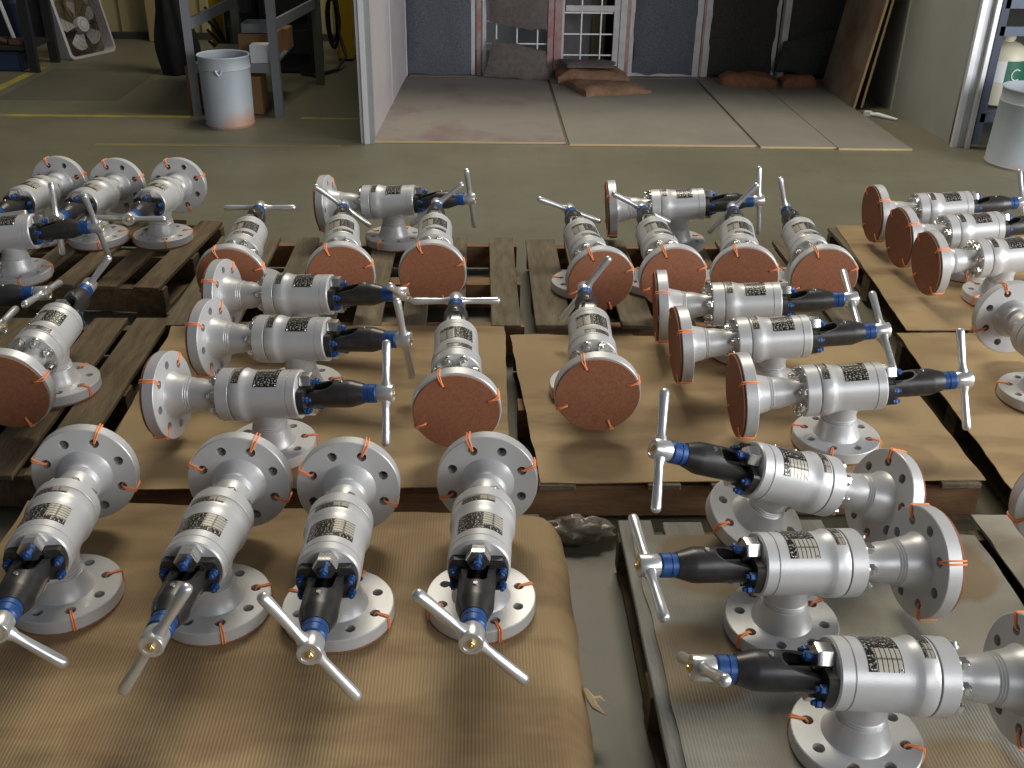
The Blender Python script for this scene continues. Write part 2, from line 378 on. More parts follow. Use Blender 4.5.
# plywood sheets of the booth floor
def sheet(x0, x1, y0, y1, m, label):
    r = thing('plywood_sheet', label, 'board', ((x0 + x1) / 2, (y0 + y1) / 2, 0), 0, 'chipboard sheets on the booth floor')
    bm = bmesh.new(); box(bm, (0, 0, 0.006), (x1 - x0, y1 - y0, 0.012)); obj('sheet', finish(bm, 'sheet', M[m]), r)
    bm = bmesh.new(); box(bm, (0, -(y1 - y0) / 2 - 0.002, 0.0075), (x1 - x0, 0.004, 0.011)); obj('raw_edge', finish(bm, 'raw_edge', M['ply_edge']), r, label='tan raw chipboard edge')
sheet(-0.645, 0.556, 6.385, 8.42, 'ply_red', 'grey chipboard floor sheet with pinkish stain beside the booth left wall')
sheet(0.578, 1.758, 6.345, 8.42, 'ply', 'grey chipboard floor sheet under the brown pads, second from booth left wall')
sheet(1.780, 2.262, 6.315, 8.42, 'ply', 'narrow grey chipboard floor strip, third from booth left wall')
sheet(2.268, 2.735, 6.285, 8.42, 'ply', 'narrow grey chipboard floor strip nearest the leaning boards')
bm = bmesh.new(); box(bm, (1.15, 8.52, 0.006), (3.4, 0.16, 0.012))
s_ = obj('trim_1', finish(bm, 'trim_1', M['ply'])); tag(s_, kind='structure')

# ---- filter wall: rails, wire grids, pads
fr = bpy.data.objects.new('trim_2', None); col.objects.link(fr); tag(fr, kind='structure')
for x, wd, m in ((-0.035, 0.030, 'white_rail'), (0.012, 0.035, 'pink_rail'), (0.055, 0.03, 'white_rail'),
                 (0.585, 0.045, 'pink_rail'), (0.645, 0.06, 'pink_rail'), (1.165, 0.05, 'white_rail'), (1.205, 0.03, 'pink_rail'),
                 (1.238, 0.034, 'white_rail'), (1.775, 0.05, 'white_rail'), (1.815, 0.02, 'pink_rail'), (1.850, 0.05, 'white_rail'),
                 (2.405, 0.034, 'white_rail'), (2.445, 0.02, 'steel_olive'), (2.480, 0.05, 'white_rail')):
    bm = bmesh.new(); box(bm, (x, 8.53, WH / 2), (wd, 0.05, WH)); obj('filter_rail', finish(bm, 'filter_rail', M[m]), fr)
bm = bmesh.new(); box(bm, (1.50, 8.535, 0.02), (0.50, 0.03, 0.04)); obj('bottom_rail', finish(bm, 'bottom_rail', M['white_rail']), fr)
def grid(name, label, x0, x1, z0, z1, nx, nz, frame):
    r = thing(name, label, 'grid', ((x0 + x1) / 2, 8.53, z0)); W, H = x1 - x0, z1 - z0
    if frame:
        for nm, c, s in (('side_frame', (-W / 2, 0, H / 2), (0.035, 0.03, H)), ('side_frame', (W / 2 - 0.03, 0, H / 2), (0.05, 0.03, H)), ('cross_frame', (-0.0075, 0, 0.44), (W - 0.072, 0.026, 0.045))):
            obj(nm, boxmesh(nm, c, s, M['white_rail']), r)
    for i in range(nx):
        bm = bmesh.new(); box(bm, (-W / 2 + W * (i + (0.5 if not frame else 1)) / (nx + (0 if not frame else 1)), 0, H / 2), (0.010, 0.008, H)); obj('wire', finish(bm, 'wire', M['wire']), r)
    for k in range(nz):
        bm = bmesh.new(); box(bm, (0, 0.008, H * (k + 0.5) / nz), (W, 0.008, 0.010)); obj('wire', finish(bm, 'wire', M['wire']), r)
grid('wire_grid', 'white wire filter grid half covered by a drooping grey pad', 0.07, 0.565, 0.0, 2.2, 3, 13, False)
grid('wire_grid', 'uncovered white framed wire filter grid with view into the chamber', 0.675, 1.145, 0.09, 2.2, 2, 13, True)
def lump(name, corners, th, m, seed, amp=0.012, nx=16, ny=12, rag=0.012):
    """soft filter pad: bilinear patch between four corners, thickened, ragged and lumpy"""
    bm = bmesh.new(); A, B, C, D = [Vector(c) for c in corners]
    nrm = (B - A).cross(D - A).normalized(); top, bot = [], []
    for j in range(ny + 1):
        rt, rb = [], []
        for i in range(nx + 1):
            u, v = i / nx, j / ny
            p = A * (1 - u) * (1 - v) + B * u * (1 - v) + C * u * v + D * (1 - u) * v
            e = min(u, 1 - u, v, 1 - v); edge = min(1, e * 7)
            nv = noise.noise_vector(p * 9 + Vector((seed, 0, 0)))
            q = p + (nv - nrm * nv.dot(nrm)) * rag * (1.6 if e < 0.01 else 0.3)
            k = noise.noise(p * 6 + Vector((0, seed, 0)))
            rt.append(bm.verts.new(q + nrm * (th * (0.55 + 0.45 * edge) + amp * k)))
            rb.append(bm.verts.new(q + nrm * (0.0 if True else 0)))
        top.append(rt); bot.append(rb)
    for j in range(ny):
        for i in range(nx):
            bm.faces.new((top[j][i], top[j][i + 1], top[j + 1][i + 1], top[j + 1][i]))
            bm.faces.new((bot[j][i], bot[j + 1][i], bot[j + 1][i + 1], bot[j][i + 1]))
    for i in range(nx):
        bm.faces.new((top[0][i], bot[0][i], bot[0][i + 1], top[0][i + 1])); bm.faces.new((top[ny][i], top[ny][i + 1], bot[ny][i + 1], bot[ny][i]))
    for j in range(ny):
        bm.faces.new((top[j][0], top[j + 1][0], bot[j + 1][0], bot[j][0])); bm.faces.new((top[j][nx], bot[j][nx], bot[j + 1][nx], top[j + 1][nx]))
    return finish(bm, name, m, 60)
def pad(x0, x1, z0, z1, m, label, seed, y=8.535):
    o = obj('filter_pad', lump('filter_pad', ((x0, y, z0), (x1, y, z0), (x1, y, z1), (x0, y, z1)), 0.055, M[m], seed, 0.010, 14, 16))
    return tag(o, label, 'filter', 'upright filter pads in the booth back wall')
pad(-0.565, -0.052, 0.012, 1.1, 'filter', 'charcoal filter pad standing in the booth corner by the left wall', 1.1)
pad(1.258, 1.752, 0.035, 1.1, 'filter', 'blue-grey filter pad right of the wire window, white ragged rim below', 2.2)
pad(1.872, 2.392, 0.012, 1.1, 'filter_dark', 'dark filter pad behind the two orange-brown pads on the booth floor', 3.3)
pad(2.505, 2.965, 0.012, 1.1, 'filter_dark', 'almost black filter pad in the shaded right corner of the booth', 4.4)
o = obj('filter_pad', lump('filter_pad', ((0.10, 8.50, 0.42), (0.55, 8.50, 0.36), (0.58, 8.50, 1.1), (0.04, 8.50, 1.1)), 0.05, M['filter_taupe'], 5.5, 0.012))
tag(o, 'torn brownish pad drooping over the left wire window', 'filter')
o = obj('filter_pad', lump('filter_pad', ((0.06, 8.40, 0.013), (0.575, 8.34, 0.013), (0.55, 8.47, 0.21), (0.13, 8.47, 0.30)), 0.05, M['filter_taupe'], 6.6, 0.012))
tag(o, 'dark grey-brown pad fallen upright against the left wire window', 'filter')
def flatpad(cs, th, m, label, seed, amp=0.02):
    o = obj('filter_pad', lump('filter_pad', cs, th, M[m], seed, amp, 18, 12, 0.02))
    return tag(o, label, 'filter', 'filter pads dropped on the booth floor')
flatpad(((0.64, 8.15, 0.013), (1.18, 8.15, 0.013), (1.19, 8.45, 0.013), (0.62, 8.45, 0.013)), 0.095, 'filter_brown', 'brown pad lying under the right wire window, bottom of the pile', 7.7)
flatpad(((0.80, 7.71, 0.013), (1.32, 7.83, 0.013), (1.19, 8.12, 0.016), (0.70, 8.12, 0.016)), 0.055, 'filter_brown', 'flat brown pad nearest the camera on the booth floor', 8.8)
flatpad(((0.70, 8.22, 0.130), (1.08, 8.22, 0.130), (1.10, 8.44, 0.132), (0.66, 8.44, 0.132)), 0.030, 'filter_taupe', 'thin dark brown pad on top of the pile under the wire window', 9.9, 0.012)
flatpad(((1.92, 8.16, 0.013), (2.33, 8.06, 0.013), (2.37, 8.32, 0.013), (1.94, 8.38, 0.013)), 0.085, 'filter_orange', 'orange-brown pad lying below the dark filter at right of the booth', 11.1)
flatpad(((2.40, 8.10, 0.013), (2.68, 8.11, 0.013), (2.69, 8.30, 0.013), (2.43, 8.30, 0.013)), 0.075, 'filter_orange', 'smaller brown pad beside the foot of the leaning boards', 12.2)
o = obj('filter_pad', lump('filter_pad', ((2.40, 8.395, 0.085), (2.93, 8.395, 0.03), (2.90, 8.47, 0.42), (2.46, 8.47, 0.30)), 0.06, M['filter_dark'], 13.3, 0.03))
tag(o, 'crumpled black pad slumped in the shaded booth corner', 'filter')
# leaning boards, debris
def leanboard(b0, b1, xt, h, m, label):
    r = thing('leaning_board', label, 'board', (0, 0, 0), 0, 'boards leaning on the booth right wall')
    for nm, off, mm, shrink in (('board', 0, m, 0), ('raw_edge', 1, 'ply_edge', 0)):
        bm = bmesh.new(); a, b_ = Vector((*b0, 0.013)), Vector((*b1, 0.013))
        up = Vector((xt - a.x, 0, h)); th = Vector((up.z, 0, -up.x)).normalized() * 0.016
        if nm == 'raw_edge':
            d = (b_ - a).normalized(); a = b_ - d * 0.0; b_ = b_ + d * 0.004
        lo = [a, b_, b_ + th, a + th]
        vs = [bm.verts.new(v) for v in lo] + [bm.verts.new(v + up) for v in lo]
        for f in ((0, 1, 2, 3), (4, 5, 6, 7), (0, 1, 5, 4), (1, 2, 6, 5), (2, 3, 7, 6), (3, 0, 4, 7)): bm.faces.new([vs[i] for i in f])
        obj(nm, finish(bm, nm, M[mm]), r, label='tan raw board edge' if nm == 'raw_edge' else None)
leanboard((2.735, 8.20), (2.727, 7.41), 2.915, 1.22, 'lean', 'red-brown stained board leaning in front, towards the booth centre')
leanboard((2.800, 8.22), (2.792, 7.44), 2.955, 1.22, 'lean', 'second stained board leaning behind the front one, nearer the wall')
bm = bmesh.new(); tube(bm, [(2.79, 7.22, 0.014), (2.83, 7.19, 0.018), (2.88, 7.13, 0.014), (2.93, 7.07, 0.012)], [0.012, 0.016, 0.013, 0.008], 8)
box(bm, (2.78, 7.24, 0.015), (0.05, 0.04, 0.03), None)
tag(obj('scrap', finish(bm, 'scrap', M['white'], 50)), 'crumpled white scrap on the floor before the leaning boards', 'scrap')

# ================================================================== PALLETS
def pallet(x0, x1, y0, y1, deck, boards, label, wood='wood', stringer='wood_x', rz=0.0, seed=0):
    """deck boards run along Y on three stringers along X, bottom boards along Y; each board is a part"""
    rr = random.Random(seed); cx, cy = (x0 + x1) / 2, (y0 + y1) / 2; W, D = x1 - x0, y1 - y0
    r = thing('wooden_pallet', label, 'pallet', (cx, cy, 0), rz, 'wooden pallets on the concrete floor')
    for u, wd in boards:
        bm = bmesh.new(); e = rr.uniform(-0.006, 0.006)
        box(bm, (0, 0, 0), (wd, D + e, 0.017))
        bmesh.ops.bevel(bm, geom=bm.edges[:], offset=0.002, segments=1, affect='EDGES')
        bmesh.ops.translate(bm, verts=bm.verts[:], vec=(-W / 2 + u * W, e / 2, 0.1275 - rr.uniform(0, 0.0015)))
        obj('deck_board', finish(bm, 'deck_board', M[deck]), r)
    for v in (0.045, D / 2, D - 0.045):
        bm = bmesh.new(); box(bm, (0, -D / 2 + v, 0.068), (W, 0.075 if v == D / 2 else 0.042, 0.098)); obj('stringer', finish(bm, 'stringer', M[stringer]), r)
    for u in (0.055, 0.5, 0.945):
        bm = bmesh.new(); box(bm, (-W / 2 + u * W, 0, 0.0095), (0.10, D, 0.017)); obj('bottom_board', finish(bm, 'bottom_board', M[wood]), r)
    return r
EV = [(0.045, 0.10), (0.19, 0.10), (0.335, 0.10), (0.50, 0.13), (0.665, 0.10), (0.81, 0.10), (0.955, 0.10)]
pallet(-1.12, 0.165, 1.02, 2.165, 'wood', EV, 'pallet under the front brown cardboard with four valves, left foreground', seed=1)
pallet(0.355, 1.40, 1.02, 2.135, 'wood_grey', [(0.045, 0.085), (0.16, 0.10), (0.30, 0.10), (0.46, 0.10), (0.62, 0.10), (0.78, 0.10), (0.945, 0.10)],
       'pallet with pale grey painted boards at the right foreground', 'wood_dark', 'wood_dark', seed=2)
pallet(1.425, 2.55, 1.02, 2.16, 'wood_grey', EV, 'pallet at the right frame edge beside the grey painted pallet', 'wood_dark', 'wood_dark', seed=3)
pallet(-1.06, 0.095, 2.30, 3.31, 'wood', EV, 'middle pallet left of the centre aisle, under the second brown cardboard', seed=4)
pallet(0.125, 1.395, 2.30, 3.27, 'wood', [(0.07, 0.10), (0.30, 0.09), (0.44, 0.10), (0.55, 0.09), (0.67, 0.10), (0.80, 0.10), (0.945, 0.11)],
       'middle pallet right of the centre aisle with reddish front stringer', seed=5)
pallet(-1.125, 0.17, 3.34, 4.27, 'wood', [(0.05, 0.12), (0.17, 0.09), (0.30, 0.09), (0.43, 0.10), (0.56, 0.10), (0.69, 0.09), (0.81, 0.06), (0.948, 0.105)],
       'bare back pallet left of the centre aisle with gappy boards', seed=6)
pallet(0.215, 1.40, 3.34, 4.25, 'wood', [(0.05, 0.13), (0.18, 0.10), (0.31, 0.12), (0.45, 0.09), (0.60, 0.11), (0.74, 0.09), (0.86, 0.10), (0.955, 0.09)],
       'bare back pallet right of the centre aisle under brown-faced valves', seed=7)
pallet(-2.412, -1.182, 3.735, 4.535, 'wood_dark', [(0.045, 0.09), (0.16, 0.085), (0.285, 0.09), (0.415, 0.085), (0.55, 0.09), (0.685, 0.085), (0.82, 0.09), (0.952, 0.10)],
       'dark bare pallet at far left under three valves with holed flanges', 'wood_dark', 'wood_dark', rz=-0.092, seed=8)
pallet(-2.30, -1.105, 2.36, 3.40, 'wood_dark', [(0.045, 0.11), (0.165, 0.12), (0.29, 0.12), (0.425, 0.12), (0.56, 0.12), (0.69, 0.12), (0.82, 0.12), (0.945, 0.12)],
       'dark bare pallet at left edge under the valve with the cropped brown disc', 'wood_dark', 'wood_dark', seed=9)
pallet(1.60, 2.80, 3.31, 4.42, 'wood', EV, 'back right pallet under three brown-faced valves in a row', 'wood_dark', 'wood_dark', seed=10)
pallet(1.50, 2.72, 2.26, 3.27, 'wood', EV, 'right edge pallet holding the flange with four dark holes', 'wood_dark', 'wood_dark', seed=11)

# cardboard sheets
def card(name, pts, m, label, seed, droop=None, sag=0.004, nx=56, ny=40):
    """sheet between four corners (front-left, front-right, back-right, back-left); droop(x, y) bends it down over pallet edges"""
    bm = bmesh.new(); A, B, C, D = [Vector((*p, 0)) for p in pts]; T, Bt = [], []
    for j in range(ny + 1):
        a, b_ = [], []
        for i in range(nx + 1):
            u, v = i / nx, j / ny
            p = A * (1 - u) * (1 - v) + B * u * (1 - v) + C * u * v + D * (1 - u) * v
            e = min(u, 1 - u, v, 1 - v)
            rag = noise.noise(p * 11 + Vector((seed, 3, 0))) * 0.006 if e < 1e-6 else 0
            z = 0.1405 - sag * (0.5 + 0.5 * noise.noise(p * 3.2 + Vector((seed, 0, 0)))) * 0.4
            if droop: z -= droop(p.x, p.y)
            a.append(bm.verts.new((p.x + rag, p.y + rag, z))); b_.append(bm.verts.new((p.x + rag, p.y + rag, z - 0.003)))
        T.append(a); Bt.append(b_)
    for j in range(ny):
        for i in range(nx):
            bm.faces.new((T[j][i], T[j][i + 1], T[j + 1][i + 1], T[j + 1][i])); bm.faces.new((Bt[j][i], Bt[j + 1][i], Bt[j + 1][i + 1], Bt[j][i + 1]))
    for i in range(nx):
        bm.faces.new((T[0][i], Bt[0][i], Bt[0][i + 1], T[0][i + 1])); bm.faces.new((T[ny][i], T[ny][i + 1], Bt[ny][i + 1], Bt[ny][i]))
    for j in range(ny):
        bm.faces.new((T[j][0], T[j + 1][0], Bt[j + 1][0], Bt[j][0])); bm.faces.new((T[j][nx], Bt[j][nx], Bt[j + 1][nx], T[j + 1][nx]))
    o = obj(name, finish(bm, name, m, 50)); return tag(o, label, 'cardboard', 'cardboard sheets laid on the pallets')
def over(x, lim, k): return max(0.0, x - lim) ** 2 * k
card('cardboard_sheet', ((-1.13, 1.00), (0.240, 1.00), (0.216, 2.150), (-1.165, 2.235)), M['card_front'],
     'ribbed brown cardboard under the four front valves with handles towards the camera', 1, lambda x, y: over(x, 0.158, 14) + over(x + (y - 2.15) * 0.8, 0.12, 2) * (1 if y > 2 else 0))
card('cardboard_sheet', ((-1.035, 2.285), (0.085, 2.290), (0.098, 3.325), (-1.08, 3.325)), M['card_mid'],
     'flat brown cardboard on the middle pallet left of the aisle', 2)
card('cardboard_sheet', ((0.170, 2.308), (1.395, 2.312), (1.405, 3.22), (0.115, 3.255)), M['card_mid2'],
     'brown cardboard with sagging front edge on the middle pallet right of the aisle', 3,
     lambda x, y: over(-y, -2.300, 8) * (1.0 + 0.9 * math.sin(x * 9)) + over(-x, -0.128, 14))
card('cardboard_sheet', ((0.395, 1.00), (1.235, 1.00), (1.255, 2.06), (0.385, 2.07)), M['card_grey'],
     'grey oversprayed cardboard with round brown marks under three front right valves', 4)
card('cardboard_sheet', ((1.262, 1.00), (2.50, 1.00), (2.50, 2.14), (1.285, 2.15)), M['card_grey2'],
     'grey-brown cardboard cut off by the right frame edge in the foreground', 5, nx=40, ny=30)
card('cardboard_sheet', ((1.545, 3.295), (2.80, 3.295), (2.82, 4.44), (1.645, 4.44)), M['card_mid'],
     'brown cardboard on the back right pallet under three valves', 6, nx=40, ny=30)
card('cardboard_sheet', ((1.445, 2.24), (2.72, 2.24), (2.74, 3.27), (1.50, 3.27)), M['card_mid'],
     'brown cardboard at the right edge under the flange with dark holes', 7, nx=40, ny=30)

# ================================================================== VALVES
TILT = math.radians(4.84); H0 = 0.182
RF, BC, HR = 0.1225, 0.0905, 0.0118                        # flange radius, bolt circle, hole radius
MT = Matrix.Translation((0, 0, H0)) @ Matrix.Rotation(-TILT, 4, 'Y')
HA = [PI / 8 + k * PI / 4 for k in range(8)]
def holes(a0, a1, axis, r=HR, angs=HA, bc=BC):
    c = bmesh.new()
    for t in angs:
        sub = bmesh.new(); lathe(sub, [(a0, r), (a1, r)], 14, axis)
        v = {'x': (0, bc * math.cos(t), bc * math.sin(t)), 'z': (bc * math.cos(t), bc * math.sin(t), 0)}[axis]
        bmesh.ops.translate(sub, verts=sub.verts[:], vec=v)
        me = bpy.data.meshes.new('t'); sub.to_mesh(me); sub.free(); c.from_mesh(me); bpy.data.meshes.remove(me)
    return c
# side flange: weld-neck disc at -x, neck tapering to the clamp flange
bm = bmesh.new()
lathe(bm, [(-0.306, 0.060), (-0.306, 0.070), (-0.3035, 0.071), (-0.3030, RF - 0.002), (-0.301, RF), (-0.271, RF), (-0.269, RF - 0.002),
           (-0.269, 0.066), (-0.262, 0.0605), (-0.245, 0.0555), (-0.222, 0.0505), (-0.2195, 0.0475), (-0.216, 0.0495), (-0.2135, 0.0465),
           (-0.210, 0.0485), (-0.207, 0.0455), (-0.185, 0.0450), (-0.165, 0.0400), (-0.148, 0.0365), (-0.125, 0.0385), (-0.110, 0.044)], 48)
side_me = finish(boolean(bm, holes(-0.32, -0.255, 'x')), 'side_flange', M['paint'], 32)
# base flange standing on the pallet with its neck
bm = bmesh.new()
lathe(bm, [(0.004, 0.060), (0.004, RF - 0.002), (0.006, RF), (0.034, RF), (0.036, RF - 0.002), (0.0362, 0.066), (0.040, 0.0630), (0.060, 0.0555),
           (0.083, 0.0495), (0.0855, 0.0460), (0.089, 0.0485), (0.0915, 0.0455), (0.095, 0.0475), (0.0975, 0.0450), (0.112, 0.0455), (0.130, 0.0500), (0.165, 0.052)], 48, 'z')
base_me = finish(boolean(bm, holes(-0.01, 0.05, 'z')), 'base_flange', M['paint'], 32)
# barrel
bm = bmesh.new()
lathe(bm, [(-0.0830, 0.052), (-0.0830, 0.0690), (-0.0812, 0.0680), (-0.0812, 0.0725), (-0.080, 0.0732), (-0.054, 0.0732), (-0.050, 0.0722), (-0.042, 0.0692), (-0.034, 0.0674), (-0.022, 0.0668),
           (0.072, 0.0668), (0.0725, 0.0645), (0.0752, 0.0645), (0.0757, 0.0668), (0.098, 0.0668), (0.1015, 0.0638), (0.1015, 0.030)], 56)
barrel_me = finish(bm, 'barrel', M['paint'], 32)
bm = bmesh.new()
lathe(bm, [(-0.1225, 0.030), (-0.1225, 0.0705), (-0.120, 0.0732), (-0.0855, 0.0732), (-0.0848, 0.0725), (-0.0848, 0.0680), (-0.0815, 0.0680), (-0.0815, 0.030)], 56)
clamp_me = finish(bm, 'clamp_flange', M['paint'], 32)
bm = bmesh.new(); hexnut(bm, -0.1385, -0.1245, 0.0230); lathe(bm, [(-0.1245, 0.0135), (-0.1222, 0.0138)], 16); lathe(bm, [(-0.146, 0.0055), (-0.144, 0.0068), (-0.137, 0.0068)], 10)
nut_me = finish(bm, 'hex_nut', M['nut'], 30)
# yoke
bm = bmesh.new(); n = 40; ring = []
for i in range(n):
    t = 2 * PI * i / n; y, z = 0.0625 * math.cos(t), max(-0.041, min(0.032, 0.0625 * math.sin(t)))
    ring.append((y, z))
A = [bm.verts.new((0.1005, y, z)) for y, z in ring]; B = [bm.verts.new((0.120, y * 0.985, z * 0.985)) for y, z in ring]
bm.faces.new(A); bm.faces.new(B)
for i in range(n): bm.faces.new((A[i], A[(i + 1) % n], B[(i + 1) % n], B[i]))
bmesh.ops.remove_doubles(bm, verts=bm.verts[:], dist=1e-6)
cyl = bmesh.new(); lathe(cyl, [(0.110, 0.0380), (0.236, 0.0380), (0.243, 0.0368), (0.270, 0.0285), (0.2745, 0.0272)], 40)
bm = boolean(bm, cyl, 'UNION')
cut = bmesh.new()
sec = [(0.203, 0.06), (0.196, 0.0345), (0.180, 0.0275), (0.150, 0.0205), (0.122, 0.0150), (0.122, 0.06)]
A = [cut.verts.new((x, -0.05, z)) for x, z in sec]; B = [cut.verts.new((x, 0.05, z)) for x, z in sec]
cut.faces.new(A); cut.faces.new(B)
for i in range(len(sec)): cut.faces.new((A[i], A[(i + 1) % 6], B[(i + 1) % 6], B[i]))
bm = boolean(bm, cut)
cut = bmesh.new(); box(cut, (0.11, 0, 0.045), (0.04, 0.047, 0.07)); bm = boolean(bm, cut)
cut = bmesh.new(); lathe(cut, [(-0.004, 0.0215), (0.06, 0.0215)], 20, 'z'); bmesh.ops.translate(cut, verts=cut.verts[:], vec=(0.170, 0, 0)); bm = boolean(bm, cut)
cut = bmesh.new(); box(cut, (0.140, 0, 0.028), (0.062, 0.043, 0.064)); bm = boolean(bm, cut)
cut = bmesh.new(); box(cut, (0.11, 0, -0.048), (0.04, 0.047, 0.030)); bm = boolean(bm, cut)
cut = bmesh.new(); lathe(cut, [(0.105, 0.0165), (0.222, 0.0165)], 20); bm = boolean(bm, cut)
yoke_me = finish(bm, 'yoke', M['yoke'], 32)
bm = bmesh.new(); lathe(bm, [(0.119, 0.0088), (0.121, 0.0095), (0.123, 0.0085)], 14); hexnut(bm, 0.122, 0.1325, 0.0155); lathe(bm, [(0.132, 0.0052), (0.139, 0.0050), (0.1405, 0.0038)], 10)
bolt_me = finish(bm, 'bolt', M['blue'], 30)
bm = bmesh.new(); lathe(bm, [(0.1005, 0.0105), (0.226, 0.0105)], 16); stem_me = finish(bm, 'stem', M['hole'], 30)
bm = bmesh.new(); lathe(bm, [(0.200, 0.0050), (0.206, 0.0055), (0.210, 0.0050)], 12); bmesh.ops.rotate(bm, verts=bm.verts[:], cent=(0.205, 0, 0), matrix=Matrix.Rotation(-PI / 2, 3, 'Y'))
bmesh.ops.translate(bm, verts=bm.verts[:], vec=(0.009, 0, 0.0365)); pin_me = finish(bm, 'set_screw', M['nut'], 30)
bm = bmesh.new(); hexnut(bm, 0.1045, 0.1345, 0.0440, 0, 0, 0.0, 0.06); gland_me = finish(bm, 'gland_nut', M['nut'], 30)
bm = bmesh.new(); lathe(bm, [(0.1338, 0.0068), (0.146, 0.0068)], 14); hexnut(bm, 0.142, 0.153, 0.0165, rot=0.3); lathe(bm, [(0.152, 0.006), (0.156, 0.0055), (0.157, 0.004)], 12)
stud_me = finish(bm, 'stud', M['blue'], 30)
bm = bmesh.new(); lathe(bm, [(0.2735, 0.0235), (0.2745, 0.0255), (0.288, 0.0258), (0.2885, 0.0240), (0.2905, 0.0240), (0.291, 0.0258), (0.308, 0.0255), (0.311, 0.0235)], 32)
collar_me = finish(bm, 'collar', M['blue'], 30)
# handle: hub and two flaring arms along local y, centred on the bar position 0.335
bm = bmesh.new()
lathe(bm, [(-0.0255, 0.0180), (-0.0250, 0.0215), (-0.0200, 0.0238), (0.0190, 0.0238), (0.0205, 0.0228), (0.0205, 0.0175), (0.0185, 0.0165)], 32)
for s in (1, -1):
    sub = bmesh.new()
    lathe(sub, [(0.008, 0.0150), (0.026, 0.0135), (0.036, 0.0100), (0.060, 0.0102), (0.110, 0.0115), (0.134, 0.0120), (0.141, 0.0102), (0.1445, 0.0058)], 20, 'y')
    if s < 0: bmesh.ops.rotate(sub, verts=sub.verts[:], matrix=Matrix.Rotation(PI, 3, 'X'))
    me = bpy.data.meshes.new('t'); sub.to_mesh(me); sub.free(); bm.from_mesh(me); bpy.data.meshes.remove(me)
handle_me = finish(bm, 'handle', M['handle'], 40)
bm = bmesh.new(); hexnut(bm, 0.0180, 0.0250, 0.0140); lathe(bm, [(0.0250, 0.0045), (0.0275, 0.0040), (0.0285, 0.0025)], 10); hnut_me = finish(bm, 'handle_nut', M['brass'], 30)
bm = bmesh.new(); lathe(bm, [(-0.0245, 0.0205), (-0.029, 0.0195)], 24); ring_me = finish(bm, 'seal_ring', M['rubber'], 30)
# plates
def curved(name, s0, s1, a0, a1, r, m, rivets=False, n=10):
    bm = bmesh.new(); uvl = bm.loops.layers.uv.new('UVMap'); T = []
    for k, rr in enumerate((r, r - 0.002)):
        T.append([[bm.verts.new((s, -rr * math.cos(a0 + (a1 - a0) * i / n), rr * math.sin(a0 + (a1 - a0) * i / n))) for i in range(n + 1)] for s in (s0, s1)])
    t, b_ = T
    for i in range(n):
        f = bm.faces.new((t[0][i], t[0][i + 1], t[1][i + 1], t[1][i]))
        for l, (u, v) in zip(f.loops, ((0, i / n), (0, (i + 1) / n), (1, (i + 1) / n), (1, i / n))): l[uvl].uv = (u, v)
        bm.faces.new((b_[0][i], b_[1][i], b_[1][i + 1], b_[0][i + 1]))
        for s in (0, 1): bm.faces.new((t[s][i], t[s][i + 1], b_[s][i + 1], b_[s][i]))
    for i in (0, n): bm.faces.new((t[0][i], t[1][i], b_[1][i], b_[0][i]))
    if rivets:
        for s in (s0 + 0.004, s1 - 0.004):
            for a in (a0 + 0.07, a1 - 0.07):
                bmesh.ops.create_icosphere(bm, subdivisions=1, radius=0.0026, matrix=Matrix.Translation((s, -r * math.cos(a), r * math.sin(a))))
        bm.faces.ensure_lookup_table()
        for f in bm.faces[-80:]: f.material_index = 1
    me = bpy.data.meshes.new(name)
    bm.to_mesh(me); bm.free()
    me.materials.append(m); me.materials.append(M['nut'])
    return me
plate_me = curved('name_plate', -0.016, 0.050, math.radians(44), math.radians(134), 0.0676, M['plate'], True)
tag_me = curved('tag_plate', -0.0765, -0.0565, math.radians(52), math.radians(112), 0.0740, M['tag'], False)
# brown covers with four tie holes
TA = [PI / 8 + k * PI / 2 for k in range(4)]
bm = bmesh.new(); lathe(bm, [(-0.3105, RF - 0.005), (-0.3062, RF - 0.005)], 48)
cover_side_me = finish(boolean(bm, holes(-0.33, -0.29, 'x', 0.0055, TA)), 'flange_cover', M['board'], 32)
bm = bmesh.new(); lathe(bm, [(0.0, RF - 0.001), (0.0039, RF - 0.001)], 48, 'z')
cover_base_me = finish(boolean(bm, holes(-0.02, 0.02, 'z', 0.0055, TA)), 'flange_cover', M['board'], 32)
def tie_mesh(axis, face, back, ro, seed):
    """two strands looping from the bolt hole round the rim to the cover; built at angle 0, part is turned into place"""
    bm = bmesh.new(); rr = random.Random(seed)
    for sgn in (-1, 1):
        w0, w1 = sgn * 0.0012, sgn * (0.0016 + rr.uniform(0, 0.0022)); d = 1 if face > back else -1
        e = 0.0015 * d
        pts = [(face + e, BC + 0.004, w0), (face + e, (BC + ro) / 2, (w0 + w1) / 2), (face + e, ro - 0.002, w1), (face - e, ro + 0.0016, w1),
               ((face + back) / 2, ro + 0.0018, w1), (back + e, ro + 0.0016, w1), (back - e, ro - 0.003, w1), (back - e, (BC + ro) / 2, w0),
               (back - e, BC + 0.003, w0), (back + 2 * e, BC - 0.001, w0), (face - 2 * e, BC - 0.001, w0)]
        conv = (lambda a, r, t: (a, r, t)) if axis == 'x' else (lambda a, r, t: (r, t, a))
        tube(bm, [conv(*p) for p in pts], 0.0019, 5, True)
    return finish(bm, 'wire_tie', M['tie'], 60)
tie_side = [tie_mesh('x', -0.269, -0.3105, RF, k) for k in range(3)]
tie_base = [tie_mesh('z', 0.0362, 0.0042, RF, k + 9) for k in range(3)]

